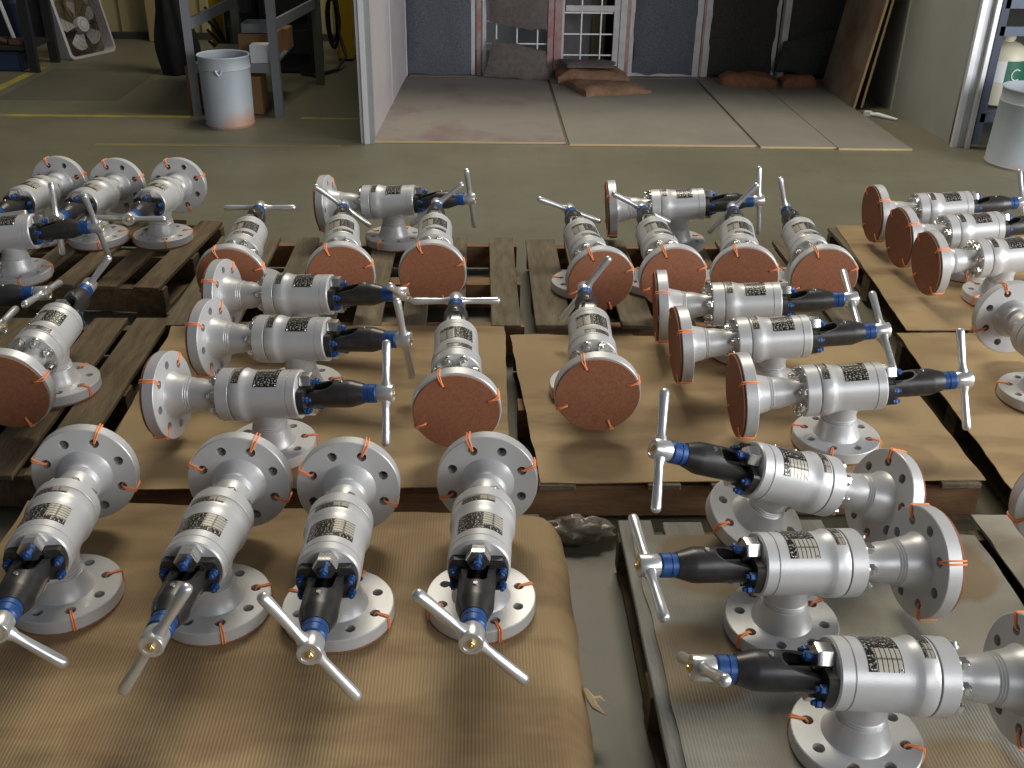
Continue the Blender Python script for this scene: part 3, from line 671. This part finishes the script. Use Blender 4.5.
def make_valve(label, x, y, yaw, phi, seed, z=0.1405, alt=False, fr=0.0, bx=0.0, pitch=0.0, roll=0.0, group='silver angle valves with T handles'):
    rr = random.Random(seed)
    r = thing('angle_valve', label, 'valve', (x, y, z), math.radians(yaw), group)
    if pitch or roll:                                        # tipped over on to its side flange
        r.matrix_world = (Matrix.Translation((x, y, z)) @ Matrix.Rotation(math.radians(yaw), 4, 'Z') @
                          Matrix.Rotation(-math.radians(pitch), 4, 'Y') @ Matrix.Rotation(math.radians(roll), 4, 'X'))
    FR = Matrix.Rotation(math.radians(fr), 4, 'X')
    obj('side_flange', side_me, r, MT @ FR); BX = Matrix.Translation((bx, 0, 0)); obj('base_flange', base_me, r, BX)
    obj('barrel', barrel_me, r, MT)
    cf = obj('clamp_flange', clamp_me, r, MT)
    for k in range(8):
        t = HA[k]; obj('hex_nut', nut_me, cf, Matrix.Translation((0, 0.0572 * math.cos(t), 0.0572 * math.sin(t))) @ Matrix.Rotation(rr.uniform(0, 1), 4, 'X'))
    yk = obj('yoke', yoke_me, r, MT, 'black yoke with cut-out window')
    for sy in (-1, 1):
        for sz in (-1, 1): obj('bolt', bolt_me, yk, Matrix.Translation((0, sy * 0.0505, sz * 0.0165 - 0.0095)) , 'blue bolt')
    obj('set_screw', pin_me, yk, None, 'bright set screw')
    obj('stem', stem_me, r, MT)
    for s, ro in ((1, 0), (-1, 0)):
        g_ = obj('gland_nut', gland_me, r, MT @ Matrix.Translation((0, 0, s * 0.0385)), 'bright hexagonal gland nut')
        obj('stud', stud_me, g_, None, 'blue stud')
    obj('collar', collar_me, r, MT, 'blue collar')
    hd = obj('handle', handle_me, r, MT @ Matrix.Translation((0.335, 0, 0)) @ Matrix.Rotation(math.radians(phi), 4, 'X'), 'bright metal T handle')
    obj('handle_nut', hnut_me, hd, None, 'brass nut'); obj('seal_ring', ring_me, hd, None, 'black ring')
    obj('name_plate', plate_me, r, MT, 'black and grey printed name plate'); obj('tag_plate', tag_me, r, MT, 'small printed tag plate')
    ao = PI / 4 if alt else 0.0
    obj('flange_cover', cover_side_me, r, MT @ FR @ Matrix.Rotation(ao, 4, 'X'), 'reddish brown fibreboard cover on the side flange')
    bo = rr.choice((0, PI / 4))
    obj('flange_cover', cover_base_me, r, BX @ Matrix.Rotation(bo, 4, 'Z'), 'reddish brown fibreboard cover under the base flange')
    for k in range(4):
        obj('wire_tie', tie_side[rr.randrange(3)], r, MT @ FR @ Matrix.Rotation(TA[k] + ao, 4, 'X'), 'orange wire tie')
        obj('wire_tie', tie_base[rr.randrange(3)], r, BX @ Matrix.Rotation(TA[k] + bo, 4, 'Z'), 'orange wire tie')
    return r
CB, BD = 0.1408, 0.1362
VALVES = [
 # front left cardboard, handles towards the camera
 (-0.927, 1.837, -85.0, -42, CB, 1, 'silver valve at the left frame edge of the front row, handle sloping down right'),
 (-0.584, 1.798, -92.5, 58, CB, 1, 'silver valve of the front row, second from left, handle slanting up to the right'),
 (-0.308, 1.774, -89.9, -55, CB, 1, 'silver valve of the front row, third from left, handle steep down to the right'),
 (0.007, 1.797, -93.2, -43, CB, 0, 'silver valve at the right end of the front row on ribbed brown cardboard'),
 # front right grey cardboard, handles to the left
 (0.682, 1.716, -173.1, -10, CB, 0, 'silver valve in the middle of three on the grey oversprayed cardboard'),
 (0.738, 1.387, 181.5, 35, CB, 0, 'silver valve nearest the camera on the grey oversprayed cardboard, bottom right'),
 # middle left cardboard
 (-0.580, 3.174, -10.2, -33, CB, 0, 'rearmost of three parallel silver valves on the middle left cardboard, handles right'),
 (-0.546, 2.828, -11.2, 100, CB, 0, 'middle one of three parallel silver valves on the middle left cardboard'),
 (-0.577, 2.474, -8.4, 60, CB, 0, 'nearest of three parallel silver valves on the middle left cardboard, upright handle'),
 (-0.064, 2.724, 91.2, 0, CB, 0, 'silver valve left of the centre aisle showing a full brown disc, level handle behind'),
 # middle right cardboard
 (0.347, 2.819, 88.2, 122, CB, 0, 'silver valve right of the centre aisle showing a full brown disc, slanted handle behind'),
 (0.903, 3.110, -5.2, 20, CB, 0, 'rearmost of three parallel silver valves on the middle right cardboard, brown disc left'),
 (0.919, 2.835, -0.4, 33, CB, 0, 'middle one of three parallel silver valves on the middle right cardboard, brown disc left'),
 (1.034, 2.507, -0.3, 63, CB, 0, 'nearest of three parallel silver valves on the middle right cardboard, upright handle at right'),
 # back left bare pallet
 (-0.877, 3.690, 91.2, 0, BD, 0, 'leftmost of three brown-disc valves on the bare pallet left of the aisle, level handle'),
 (-0.518, 3.717, 95.6, 40, BD, 0, 'middle of three brown-disc valves on the bare pallet left of the aisle'),
 (-0.166, 3.741, 90.6, 140, BD, 0, 'rightmost of three brown-disc valves on the bare pallet left of the aisle'),
 (-0.361, 4.200, -7.5, 106, BD, 0, 'silver valve lying crosswise behind the three brown-disc valves left of the aisle'),
 # back right bare pallet
 (0.409, 3.681, 95.7, 22, BD, 0, 'leftmost of four brown-disc valves on the bare pallet right of the aisle'),
 (0.691, 3.708, 92.6, 28, BD, 0, 'second from left of four brown-disc valves on the bare pallet right of the aisle'),
 (1.008, 3.712, 81.7, 128, BD, 0, 'third from left of four brown-disc valves on the bare pallet right of the aisle'),
 (1.264, 3.708, 87.8, 72, BD, 0, 'rightmost of four brown-disc valves on the bare pallet right of the aisle, handle steep'),
 (0.859, 4.170, -3.1, 80, BD, 0, 'silver valve lying crosswise behind the four brown-disc valves right of the aisle'),
 # far right pallets
 (1.985, 4.130, 0.1, 60, CB, 0, 'rearmost of three brown-disc valves on the back right cardboard'),
 (1.989, 3.852, 3.8, 45, CB, 0, 'middle of three brown-disc valves on the back right cardboard'),
 (1.989, 3.564, 3.1, 60, CB, 0, 'nearest of three brown-disc valves on the back right cardboard'),
 (1.765, 2.770, -92.0, 20, CB, 0, 'valve cut by the right frame edge, holed flange facing the camera, on brown cardboard'),
 (1.385, 1.690, -92.0, 30, CB, 0, 'valve barely showing its flange rim at the right frame edge, on grey-brown cardboard'),
 # far left pallets
 (-1.882, 4.225, -93.2, 8, BD, 0, 'leftmost of three holed-flange valves on the far left pallet'),
 (-1.621, 4.200, -93.4, 90, BD, 0, 'middle of three holed-flange valves on the far left pallet, handle upright'),
 (-1.350, 4.213, -92.4, 0, BD, 0, 'rightmost of three holed-flange valves on the far left pallet, level handle'),
 (-1.794, 3.785, 0.0, 105, BD, 0, 'crosswise silver valve in front of three holed-flange valves, far left pallet'),
 (-1.753, 3.125, 0.0, -8, BD, 0, 'crosswise valve at left frame edge with black yoke behind the cropped brown disc'),
 (-1.790, 2.860, 0.0, 0, BD, 0, 'valve left of the frame showing only its handle tip above the cropped brown disc'),
 (-1.304, 2.850, 88.0, 130, BD, 0, 'silver valve with brown disc cropped by the left frame edge, on dark bare pallet'),
]
for i, (x, y, yaw, phi, z, alt, label) in enumerate(VALVES):
    side_on = abs(yaw) < 20
    make_valve(label, x, y, yaw, phi, i + 1, z, bool(alt) or abs(yaw - 90) < 20, 22.5 if side_on else (13.5 if abs(yaw) > 150 else 0.0), bx=0.018 if abs(yaw) > 150 else 0.0)
make_valve('silver valve tipped on its side flange, rearmost of three on the grey cardboard', 0.6734, 2.0473, 187.9, 150, 77, CB + 0.0462, fr=13.5, pitch=14.26, roll=-17.14)

# ================================================================== BACKGROUND OBJECTS
def drum(name, label, loc, r0, r1, h, seed):
    r = thing(name, label, 'drum', loc)
    bm = bmesh.new()
    prof = [(0.0, r0), (0.015, r0 + 0.004), (0.02, r0), (h * 0.82, r0 + (r1 - r0) * 0.82), (h * 0.83, r1 + 0.004), (h * 0.85, r1), (h - 0.01, r1), (h, r1 + 0.006), (h + 0.006, r1 + 0.004),
            (h, r1 - 0.006), (h - 0.02, r1 - 0.008), (0.03, r0 - 0.008)]
    lathe(bm, prof, 40, 'z')
    obj('drum_body', finish(bm, 'drum_body', M['drum'], 40), r)
    for a in (-PI / 2, -PI / 2 + 2.4):
        bm = bmesh.new()
        p = [(math.cos(a + t) * (r1 + 0.008), math.sin(a + t) * (r1 + 0.008), h * 0.82 - 0.02 * math.cos(t * 18)) for t in (-0.12, -0.06, 0, 0.06, 0.12)]
        tube(bm, p, 0.006, 6)
        obj('handle_lug', finish(bm, 'handle_lug', M['galv_bright'], 40), r, label='bright lifting lug')
    return r
# drum material gets a rusty foot (paint wear near the base)
nt = M['drum'].node_tree; b = nt.nodes['Principled BSDF']; base = b.inputs['Base Color'].links[0].from_socket
tc = [n for n in nt.nodes if n.type == 'TEX_COORD'][0]; sp = nt.nodes.new('ShaderNodeSeparateXYZ'); nt.links.new(tc.outputs['Object'], sp.inputs[0])
nz = nt.nodes.new('ShaderNodeTexNoise'); nz.inputs['Scale'].default_value = 5; nt.links.new(tc.outputs['Object'], nz.inputs['Vector'])
hgt = math_node(nt, 'MULTIPLY_ADD', nz.outputs['Fac'], -0.22, sp.outputs[2])
hgt = math_node(nt, 'MULTIPLY_ADD', sp.outputs[0], -0.25, hgt)
mr = nt.nodes.new('ShaderNodeMapRange'); mr.inputs[1].default_value = -0.02; mr.inputs[2].default_value = -0.13; mr.inputs[3].default_value = 0; mr.inputs[4].default_value = 0.8
nt.links.new(hgt, mr.inputs[0]); nt.links.new(mix_rgb(nt, mr.outputs[0], base, (0.45, 0.22, 0.13)), b.inputs['Base Color'])
drum('metal_drum', 'dented grey metal drum standing before the steel rack at upper left', (-1.638, 6.845, 0), 0.156, 0.163, 0.445, 1)
drum('metal_drum', 'grey metal drum with yellow stain at the upper right frame edge', (3.300, 6.00, 0), 0.212, 0.200, 0.45, 2)

# steel rack upper left
r = thing('steel_rack', 'grey steel rack with angle legs behind the left drum', 'rack', (0, 0, 0))
for x, y in ((-1.905, 7.06), (-1.350, 7.04)):
    bm = bmesh.new(); box(bm, (x, y, 0.65), (0.055, 0.008, 1.3)); box(bm, (x + (-0.024 if x < -1.6 else 0.024), y + 0.024, 0.65), (0.008, 0.05, 1.3)); obj('leg', finish(bm, 'leg', M['steel']), r)
for x, y in ((-1.815, 8.10), (-1.215, 8.12)):
    bm = bmesh.new(); box(bm, (x, y, 0.65), (0.060, 0.05, 1.3)); obj('leg', finish(bm, 'leg', M['steel_olive']), r, label='olive grey leg')
bm = bmesh.new(); box(bm, (-1.63, 7.07, 0.318), (0.51, 0.012, 0.058)); obj('front_rail', finish(bm, 'front_rail', M['steel']), r)
bm = bmesh.new(); box(bm, (-1.62, 7.455, 0.342), (0.54, 0.75, 0.012)); obj('shelf', finish(bm, 'shelf', M['steel']), r)
bm = bmesh.new(); bar(bm, (-1.33, 7.08, 0.60), (-1.22, 8.09, 0.60), 0.02, 0.07); obj('side_rail', finish(bm, 'side_rail', M['steel']), r)
bm = bmesh.new(); bar(bm, (-1.885, 7.08, 0.60), (-1.83, 8.09, 0.60), 0.02, 0.07); obj('side_rail', finish(bm, 'side_rail', M['steel']), r)
bm = bmesh.new(); box(bm, (-1.60, 7.58, 1.29), (0.66, 1.06, 0.03)); obj('top_shelf', finish(bm, 'top_shelf', M['steel']), r)
def carton(label, c, s, m='card', flap=True):
    r = thing('carton', label, 'box', (c[0], c[1], c[2]))
    obj('box_body', boxmesh('box_body', (0, 0, s[2] / 2), s, M[m]), r)
    if flap:
        bm = bmesh.new(); bar(bm, (-s[0] / 2, -s[1] / 2, s[2]), (s[0] / 2, -s[1] / 2, s[2]), 0.004, 0.004); bmesh.ops.translate(bm, verts=bm.verts[:], vec=(0, 0, 0.001))
        box(bm, (0, 0, s[2] + 0.002), (s[0] * 0.99, s[1] * 0.48, 0.003)); obj('flap', finish(bm, 'flap', M[m]), r)
carton('brown carton on the rack shelf behind the white box', (-1.505, 7.42, 0.349), (0.25, 0.26, 0.15))
carton('white card box on the rack shelf beside the right leg', (-1.458, 7.16, 0.349), (0.120, 0.13, 0.112), 'white')
carton('brown carton on the floor between drum and right rack leg', (-1.555, 7.24, 0), (0.16, 0.20, 0.25))
carton('narrow brown carton on the floor left of the drum', (-1.955, 7.30, 0), (0.07, 0.22, 0.30))
carton('brown carton pushed to the back of the rack shelf', (-1.405, 7.69, 0.349), (0.12, 0.20, 0.14))
bm = bmesh.new(); box(bm, (0, 0, 0.004), (0.20, 0.2, 0.006)); 
for sx, sy, cx, cy in ((0.20, 0.006, 0, -0.1), (0.20, 0.006, 0, 0.1), (0.006, 0.2, -0.1, 0), (0.006, 0.2, 0.1, 0)): box(bm, (cx, cy, 0.03), (sx, sy, 0.06))
o = obj('tray', finish(bm, 'tray', M['steel'])); o.location = (-1.505, 7.42, 0.506); tag(o, 'grey metal tray on top of the brown carton', 'tray')
# black cloth
bm = bmesh.new(); rings = []
for k in range(13):
    z = 0.01 + 1.15 * k / 12; ring = []
    for i in range(36):
        t = 2 * PI * i / 36; f = 1 + 0.16 * math.sin(7 * t + k * 0.3) + 0.10 * math.sin(3 * t + 1 + k * 0.2)
        wx, wy = (0.125 + 0.03 * math.sin(k * 0.8)) * (1.0 if k < 12 else 0.75), 0.09 * (1.0 if k < 12 else 0.75)
        ring.append(bm.verts.new((wx * f * math.cos(t) - 0.012 * k * 0 , wy * f * math.sin(t), z)))
    rings.append(ring)
for A, B in zip(rings, rings[1:]):
    for i in range(36): bm.faces.new((A[i], A[(i + 1) % 36], B[(i + 1) % 36], B[i]))
bm.faces.new(rings[0]); bm.faces.new(rings[-1])
o = obj('black_tarp', finish(bm, 'black_tarp', M['black'], 60)); o.location = (-2.40, 8.50, 0); tag(o, 'black cloth hanging in folds left of the steel rack', 'cloth')
bm = bmesh.new(); box(bm, (-1.90, 8.85, 0.5), (0.28, 0.35, 1.0)); bmesh.ops.bevel(bm, geom=bm.edges[:], offset=0.02, segments=2, affect='EDGES')  # dark block added to blacken the space behind the rack
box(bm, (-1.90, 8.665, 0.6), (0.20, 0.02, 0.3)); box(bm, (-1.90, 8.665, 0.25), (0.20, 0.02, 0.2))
tag(obj('dark_backdrop', finish(bm, 'dark_backdrop', M['black'], 40)), 'dark machine block added for the shadow behind the left rack leg', 'backdrop')
def hose(label, c, seed, r=0.018, R=0.11, h=0.5):
    bm = bmesh.new(); rr = random.Random(seed); pts = []
    for i in range(70):
        t = i / 70 * 2 * PI * 4
        pts.append((c[0] + R * math.cos(t) * (0.8 + 0.2 * math.sin(t * 0.37)) * 0.7, c[1] - 0.01 * i / 10 + 0.01 * math.sin(t * 2.3), c[2] + h / 2 * math.sin(t) * (0.85 + 0.15 * math.cos(t * 0.51))))
    pts += [(c[0] + 0.10, c[1] - 0.12, c[2] - h / 2 - 0.05), (c[0] + 0.05, c[1] - 0.35, 0.02), (c[0] - 0.1, c[1] - 0.6, 0.018), (c[0] - 0.22, c[1] - 0.5, 0.018)]
    tube(bm, pts, r, 7); return tag(obj('hose', finish(bm, 'hose', M['rubber'], 60)), label, 'hose')
r = thing('yellow_cabinet', 'yellow enamelled cabinet between rack and booth left wall', 'cabinet', (-1.13, 9.20, 0))
obj('cabinet_body', boxmesh('cabinet_body', (0, 0, 0.52), (0.13, 0.22, 1.0), M['yellow'], 0.008), r)
obj('plinth', boxmesh('plinth', (0, 0, 0.01), (0.12, 0.2, 0.02), M['rubber']), r, label='black plinth')
hose('black hose coiled before the yellow cabinet, end trailing on the floor', (-1.20, 8.98, 0.36), 3, 0.014, 0.07, 0.45)
r = thing('yellow_reel', 'yellow frame with black hose seen through the steel rack', 'reel', (-2.19, 9.12, 0))
obj('reel_frame', boxmesh('reel_frame', (0, 0, 0.25), (0.11, 0.12, 0.5), M['yellow'], 0.006), r)
bm = bmesh.new()
for k in range(4): tube(bm, [(-0.08, -0.085, 0.44 - 0.09 * k), (-0.02, -0.095, 0.36 - 0.08 * k), (0.03, -0.09, 0.24 - 0.05 * k), (0.08, -0.085, 0.13)], 0.012, 7)
obj('hose_loops', finish(bm, 'hose_loops', M['rubber'], 60), r, label='black hose loops')
bm = bmesh.new(); box(bm, (-1.52, 8.80, 0.55), (0.42, 0.5, 1.1)); bmesh.ops.bevel(bm, geom=bm.edges[:], offset=0.015, segments=1, affect='EDGES'); box(bm, (-1.52, 8.54, 0.6), (0.34, 0.02, 0.30)); box(bm, (-1.52, 8.54, 0.25), (0.34, 0.02, 0.18))  # black block added, standing in for the darkness beyond the rack
tag(obj('dark_backdrop', finish(bm, 'dark_backdrop', M['black'])), 'black machine added for the dark seen through the rack, left of yellow cabinet', 'backdrop')
o = obj('beige_block', boxmesh('beige_block', (-2.98, 10.02, 0.6), (0.14, 0.10, 1.2), mat('beige_post', (0.40, 0.30, 0.15), 0.7), 0.005)); tag(o, 'beige wooden post against the corrugated wall beside black cloth', 'post')

# box fan leaning at the far left
FW, FD = 0.53, 0.12
fan = thing('box_fan', 'grey box fan leaning by the corrugated wall at upper left', 'fan')
# local: x along the foot, z up, front towards -y
fan.matrix_world = Matrix.Translation((-3.305, 9.23, 0.004)) @ Matrix.Rotation(math.atan2(0.50, 0.245), 4, 'Z') @ Matrix.Rotation(-math.radians(14), 4, 'X')
bm = bmesh.new(); n = 12; out, inn = [], []
def rsq(w, h, rad):
    p = []
    for cx, cz, a0 in ((w / 2 - rad, h / 2 - rad, 0), (-w / 2 + rad, h / 2 - rad, PI / 2), (-w / 2 + rad, -h / 2 + rad, PI), (w / 2 - rad, -h / 2 + rad, 1.5 * PI)):
        for k in range(6): a = a0 + k * PI / 10; p.append((cx + rad * math.cos(a), cz + rad * math.sin(a)))
    return p
O_, I_ = rsq(FW, FW, 0.05), rsq(FW - 0.045, FW - 0.045, 0.035)
rows = [[bm.verts.new((x, y, z + FW / 2)) for x, z in P] for P, y in ((O_, 0.005), (O_, FD), (I_, FD), (I_, 0.0), (O_, 0.005))][:4]
rows.append(rows[0])
for A, B in zip(rows, rows[1:]):
    for i in range(24): bm.faces.new((A[i], A[(i + 1) % 24], B[(i + 1) % 24], B[i]))
obj('housing', finish(bm, 'housing', M['fan_box'], 40), fan)
bm = bmesh.new(); lathe(bm, [(0.010, 0.040), (0.012, 0.060), (0.030, 0.066), (0.07, 0.060)], 28, 'y'); bmesh.ops.translate(bm, verts=bm.verts[:], vec=(0, 0, FW / 2)); obj('fan_hub', finish(bm, 'fan_hub', M['fan_box'], 40), fan)
for k in range(5):
    bm = bmesh.new(); a0 = 2 * PI * k / 5 + 0.5; g_ = []
    for i in range(6):
        row = []
        for j in range(7):
            rad = 0.05 + 0.165 * i / 5; a = a0 + (j / 6 - 0.5) * (0.55 + 0.15 * i / 5)
            if i == 5: rad -= 0.03 * abs(j / 3 - 1) ** 2
            row.append((rad * math.cos(a), 0.055 - 0.045 * (j / 6 - 0.5), FW / 2 + rad * math.sin(a)))
        g_.append(row)
    V1 = [[bm.verts.new(p) for p in row] for row in g_]; V2 = [[bm.verts.new((p[0], p[1] + 0.003, p[2])) for p in row] for row in g_]
    for i in range(5):
        for j in range(6):
            bm.faces.new((V1[i][j], V1[i][j + 1], V1[i + 1][j + 1], V1[i + 1][j])); bm.faces.new((V2[i][j], V2[i + 1][j], V2[i + 1][j + 1], V2[i][j + 1]))
    for i in range(5): bm.faces.new((V1[i][0], V1[i + 1][0], V2[i + 1][0], V2[i][0])); bm.faces.new((V1[i][6], V2[i][6], V2[i + 1][6], V1[i + 1][6]))
    for j in range(6): bm.faces.new((V1[0][j], V2[0][j], V2[0][j + 1], V1[0][j + 1])); bm.faces.new((V1[5][j], V1[5][j + 1], V2[5][j + 1], V2[5][j]))
    obj('fan_blade', finish(bm, 'fan_blade', M['fan_blade'], 50), fan)
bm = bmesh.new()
for k in range(1, 25): lathe(bm, [(0.100, 0.0103 * k), (0.103, 0.0103 * k + 0.0040), (0.106, 0.0103 * k)], 28, 'y', cap=False)  # rings packed dense and dark to imitate shade inside the fan
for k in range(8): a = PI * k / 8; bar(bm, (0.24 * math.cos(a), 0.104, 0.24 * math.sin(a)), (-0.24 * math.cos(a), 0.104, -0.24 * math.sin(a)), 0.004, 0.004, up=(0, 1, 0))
bmesh.ops.translate(bm, verts=bm.verts[:], vec=(0, 0, FW / 2)); obj('rear_grille', finish(bm, 'rear_grille', M['fan_back']), fan, label='dark wire grille packed close for the shade inside')
bm = bmesh.new()
for k in range(1, 7): lathe(bm, [(0.004, 0.04 * k), (0.0055, 0.04 * k + 0.0012), (0.007, 0.04 * k)], 28, 'y', cap=False)
bmesh.ops.translate(bm, verts=bm.verts[:], vec=(0, 0, FW / 2)); obj('front_grille', finish(bm, 'front_grille', M['fan_back']), fan, label='dark wire grille packed close for the shade inside')

# dark rack with clutter at the far left
r = thing('dark_rack', 'black shelf rack cut by the upper left corner', 'rack', (-4.0, 8.72, 0))
for x, y in ((0.46, -0.22), (0.46, 0.22), (-0.46, -0.22), (-0.46, 0.22)): obj('post', boxmesh('post', (x, y, 0.6), (0.07, 0.05, 1.2), M['black']), r)
obj('low_shelf', boxmesh('low_shelf', (0, 0, 0.185), (0.9, 0.46, 0.03), M['black']), r)
obj('back_panel', boxmesh('back_panel', (0, 0.24, 0.7), (0.95, 0.01, 1.0), M['black']), r)
bm = bmesh.new(); lathe(bm, [(0, 0.055), (0.01, 0.06), (0.3, 0.062), (0.33, 0.03), (0.36, 0.025)], 20, 'z'); o = obj('blue_bottle', finish(bm, 'blue_bottle', M['bluebin'], 40)); o.location = (-3.68, 8.72, 0.20); tag(o, 'dark blue container on the black shelf rack', 'container')
bm = bmesh.new(); tube(bm, [(-3.70, 8.62, 0.203), (-3.745, 8.61, 0.45), (-3.80, 8.60, 0.75)], 0.016, 8); tag(obj('white_tube', finish(bm, 'white_tube', M['wire'], 40)), 'white tube standing on the black shelf rack', 'tube')
bm = bmesh.new(); box(bm, (-3.66, 8.56, 0.225), (0.12, 0.08, 0.05)); tube(bm, [(-3.86, 8.56, 0.225), (-3.80, 8.55, 0.245), (-3.74, 8.56, 0.225)], 0.02, 8); bmesh.ops.bevel(bm, geom=[e for e in bm.edges if len(e.verts) == 2][:12], offset=0.01, segments=1, affect='EDGES')
tag(obj('rusty_part', finish(bm, 'rusty_part', M['redclutter'], 40)), 'rusty metal parts lying on the black shelf rack', 'part')
bm = bmesh.new(); box(bm, (-3.78, 8.66, 0.075), (0.26, 0.28, 0.15)); bmesh.ops.bevel(bm, geom=bm.edges[:], offset=0.015, segments=2, affect='EDGES'); tag(obj('blue_bin', finish(bm, 'blue_bin', M['bluebin'], 40)), 'dark blue bin on the floor under the black rack', 'bin')

# navy rack and white canister at the far right
r = thing('navy_rack', 'dark blue rack post and shelf behind the right drum', 'rack', (0, 0, 0))
for x, y in ((3.215, 6.48), (3.215, 7.1), (4.1, 6.48), (4.1, 7.1)): obj('post', boxmesh('post', (x, y, 0.65), (0.05, 0.05, 1.3), M['navy']), r)
for z, m in ((0.70, 'blueshelf'), (0.86, 'blueshelf'), (0.17, 'navy')): obj('shelf_rail', boxmesh('shelf_rail', (3.66, 6.47, z), (0.90, 0.03, 0.055), M[m]), r)
for z in (0.18, 0.86): obj('shelf', boxmesh('shelf', (3.66, 6.8, z + 0.02), (0.90, 0.6, 0.012), M['navy']), r)
can = thing('white_canister', 'cream plastic canister with green label on the dark blue rack behind the right drum', 'canister', (3.405, 6.73, 0.2085))
bm = bmesh.new(); lathe(bm, [(0.0, 0.13), (0.012, 0.150), (0.31, 0.150), (0.355, 0.128), (0.385, 0.080), (0.395, 0.045), (0.41, 0.045), (0.41, 0.01)], 36, 'z'); obj('canister_body', finish(bm, 'canister_body', M['canister'], 40), can)
bm = bmesh.new(); lathe(bm, [(0.405, 0.05), (0.407, 0.052), (0.427, 0.050), (0.43, 0.045)], 24, 'z'); obj('cap', finish(bm, 'cap', M['canister'], 40), can)
def patch(a0, a1, z0, z1, rad, n=10):
    bm = bmesh.new(); a = [[bm.verts.new((q * math.cos(a0 + (a1 - a0) * i / n), q * math.sin(a0 + (a1 - a0) * i / n), z)) for i in range(n + 1)] for q, z in ((rad, z0), (rad, z1), (rad - 0.001, z1), (rad - 0.001, z0))]
    a.append(a[0])
    for A, B in zip(a, a[1:]):
        for i in range(n): bm.faces.new((A[i], A[i + 1], B[i + 1], B[i]))
    return bm
D = math.radians
obj('green_label', finish(patch(D(-104), D(-10), 0.155, 0.29, 0.1512), 'green_label', M['green'], 40), can, label='green printed label')
obj('white_label', finish(patch(D(-134), D(-104), 0.155, 0.287, 0.1512), 'white_label', M['white'], 40), can, label='white text panel of the label')
bm = bmesh.new(); pts = []
for i in range(11):
    t = D(50 + 26 * i); a = D(-76) + 0.034 / 0.1512 * math.cos(t); pts.append((0.1522 * math.cos(a), 0.1522 * math.sin(a), 0.205 + 0.034 * math.sin(t)))
tube(bm, pts, 0.005, 6); obj('label_letter', finish(bm, 'label_letter', M['white'], 60), can, label='white round letter on the green label')
bm = bmesh.new(); tube(bm, [(3.160, 6.60, 0.035), (3.150, 6.62, 0.12), (3.148, 6.63, 0.22), (3.15, 6.62, 0.30)], [0.030, 0.034, 0.032, 0.02], 8)
tag(obj('red_rag', finish(bm, 'red_rag', mat('dull_red', (0.13, 0.035, 0.025), 0.8), 60)), 'dull red bundle in shadow between booth post and right drum', 'rag')

# plastic film and scrap on the floor between the pallets
bm = bmesh.new(); bmesh.ops.create_icosphere(bm, subdivisions=4, radius=1.0)
for v in bm.verts:
    k = 1 + 0.35 * noise.noise(v.co * 2.3) + 0.16 * noise.noise(v.co * 6.0)
    v.co = Vector((v.co.x * 0.090 * k, v.co.y * 0.034 * k, max(0.0, 0.035 + v.co.z * 0.040 * k)))
o = obj('plastic_film', finish(bm, 'plastic_film', M['plastic'], 60)); o.location = (0.268, 2.232, 0.001); tag(o, 'crumpled clear plastic film on the floor between the pallets', 'plastic')
bm = bmesh.new(); tube(bm, [(0.226, 1.60, 0.085), (0.236, 1.575, 0.083), (0.243, 1.555, 0.080), (0.262, 1.535, 0.078)], [0.004, 0.010, 0.008, 0.002], 5); tube(bm, [(0.238, 1.57, 0.083), (0.255, 1.572, 0.086), (0.266, 1.565, 0.083)], [0.006, 0.006, 0.001], 5)
tag(obj('card_shred', finish(bm, 'card_shred', M['scrap'], 60)), 'torn pale shred at the right edge of the front cardboard', 'scrap')
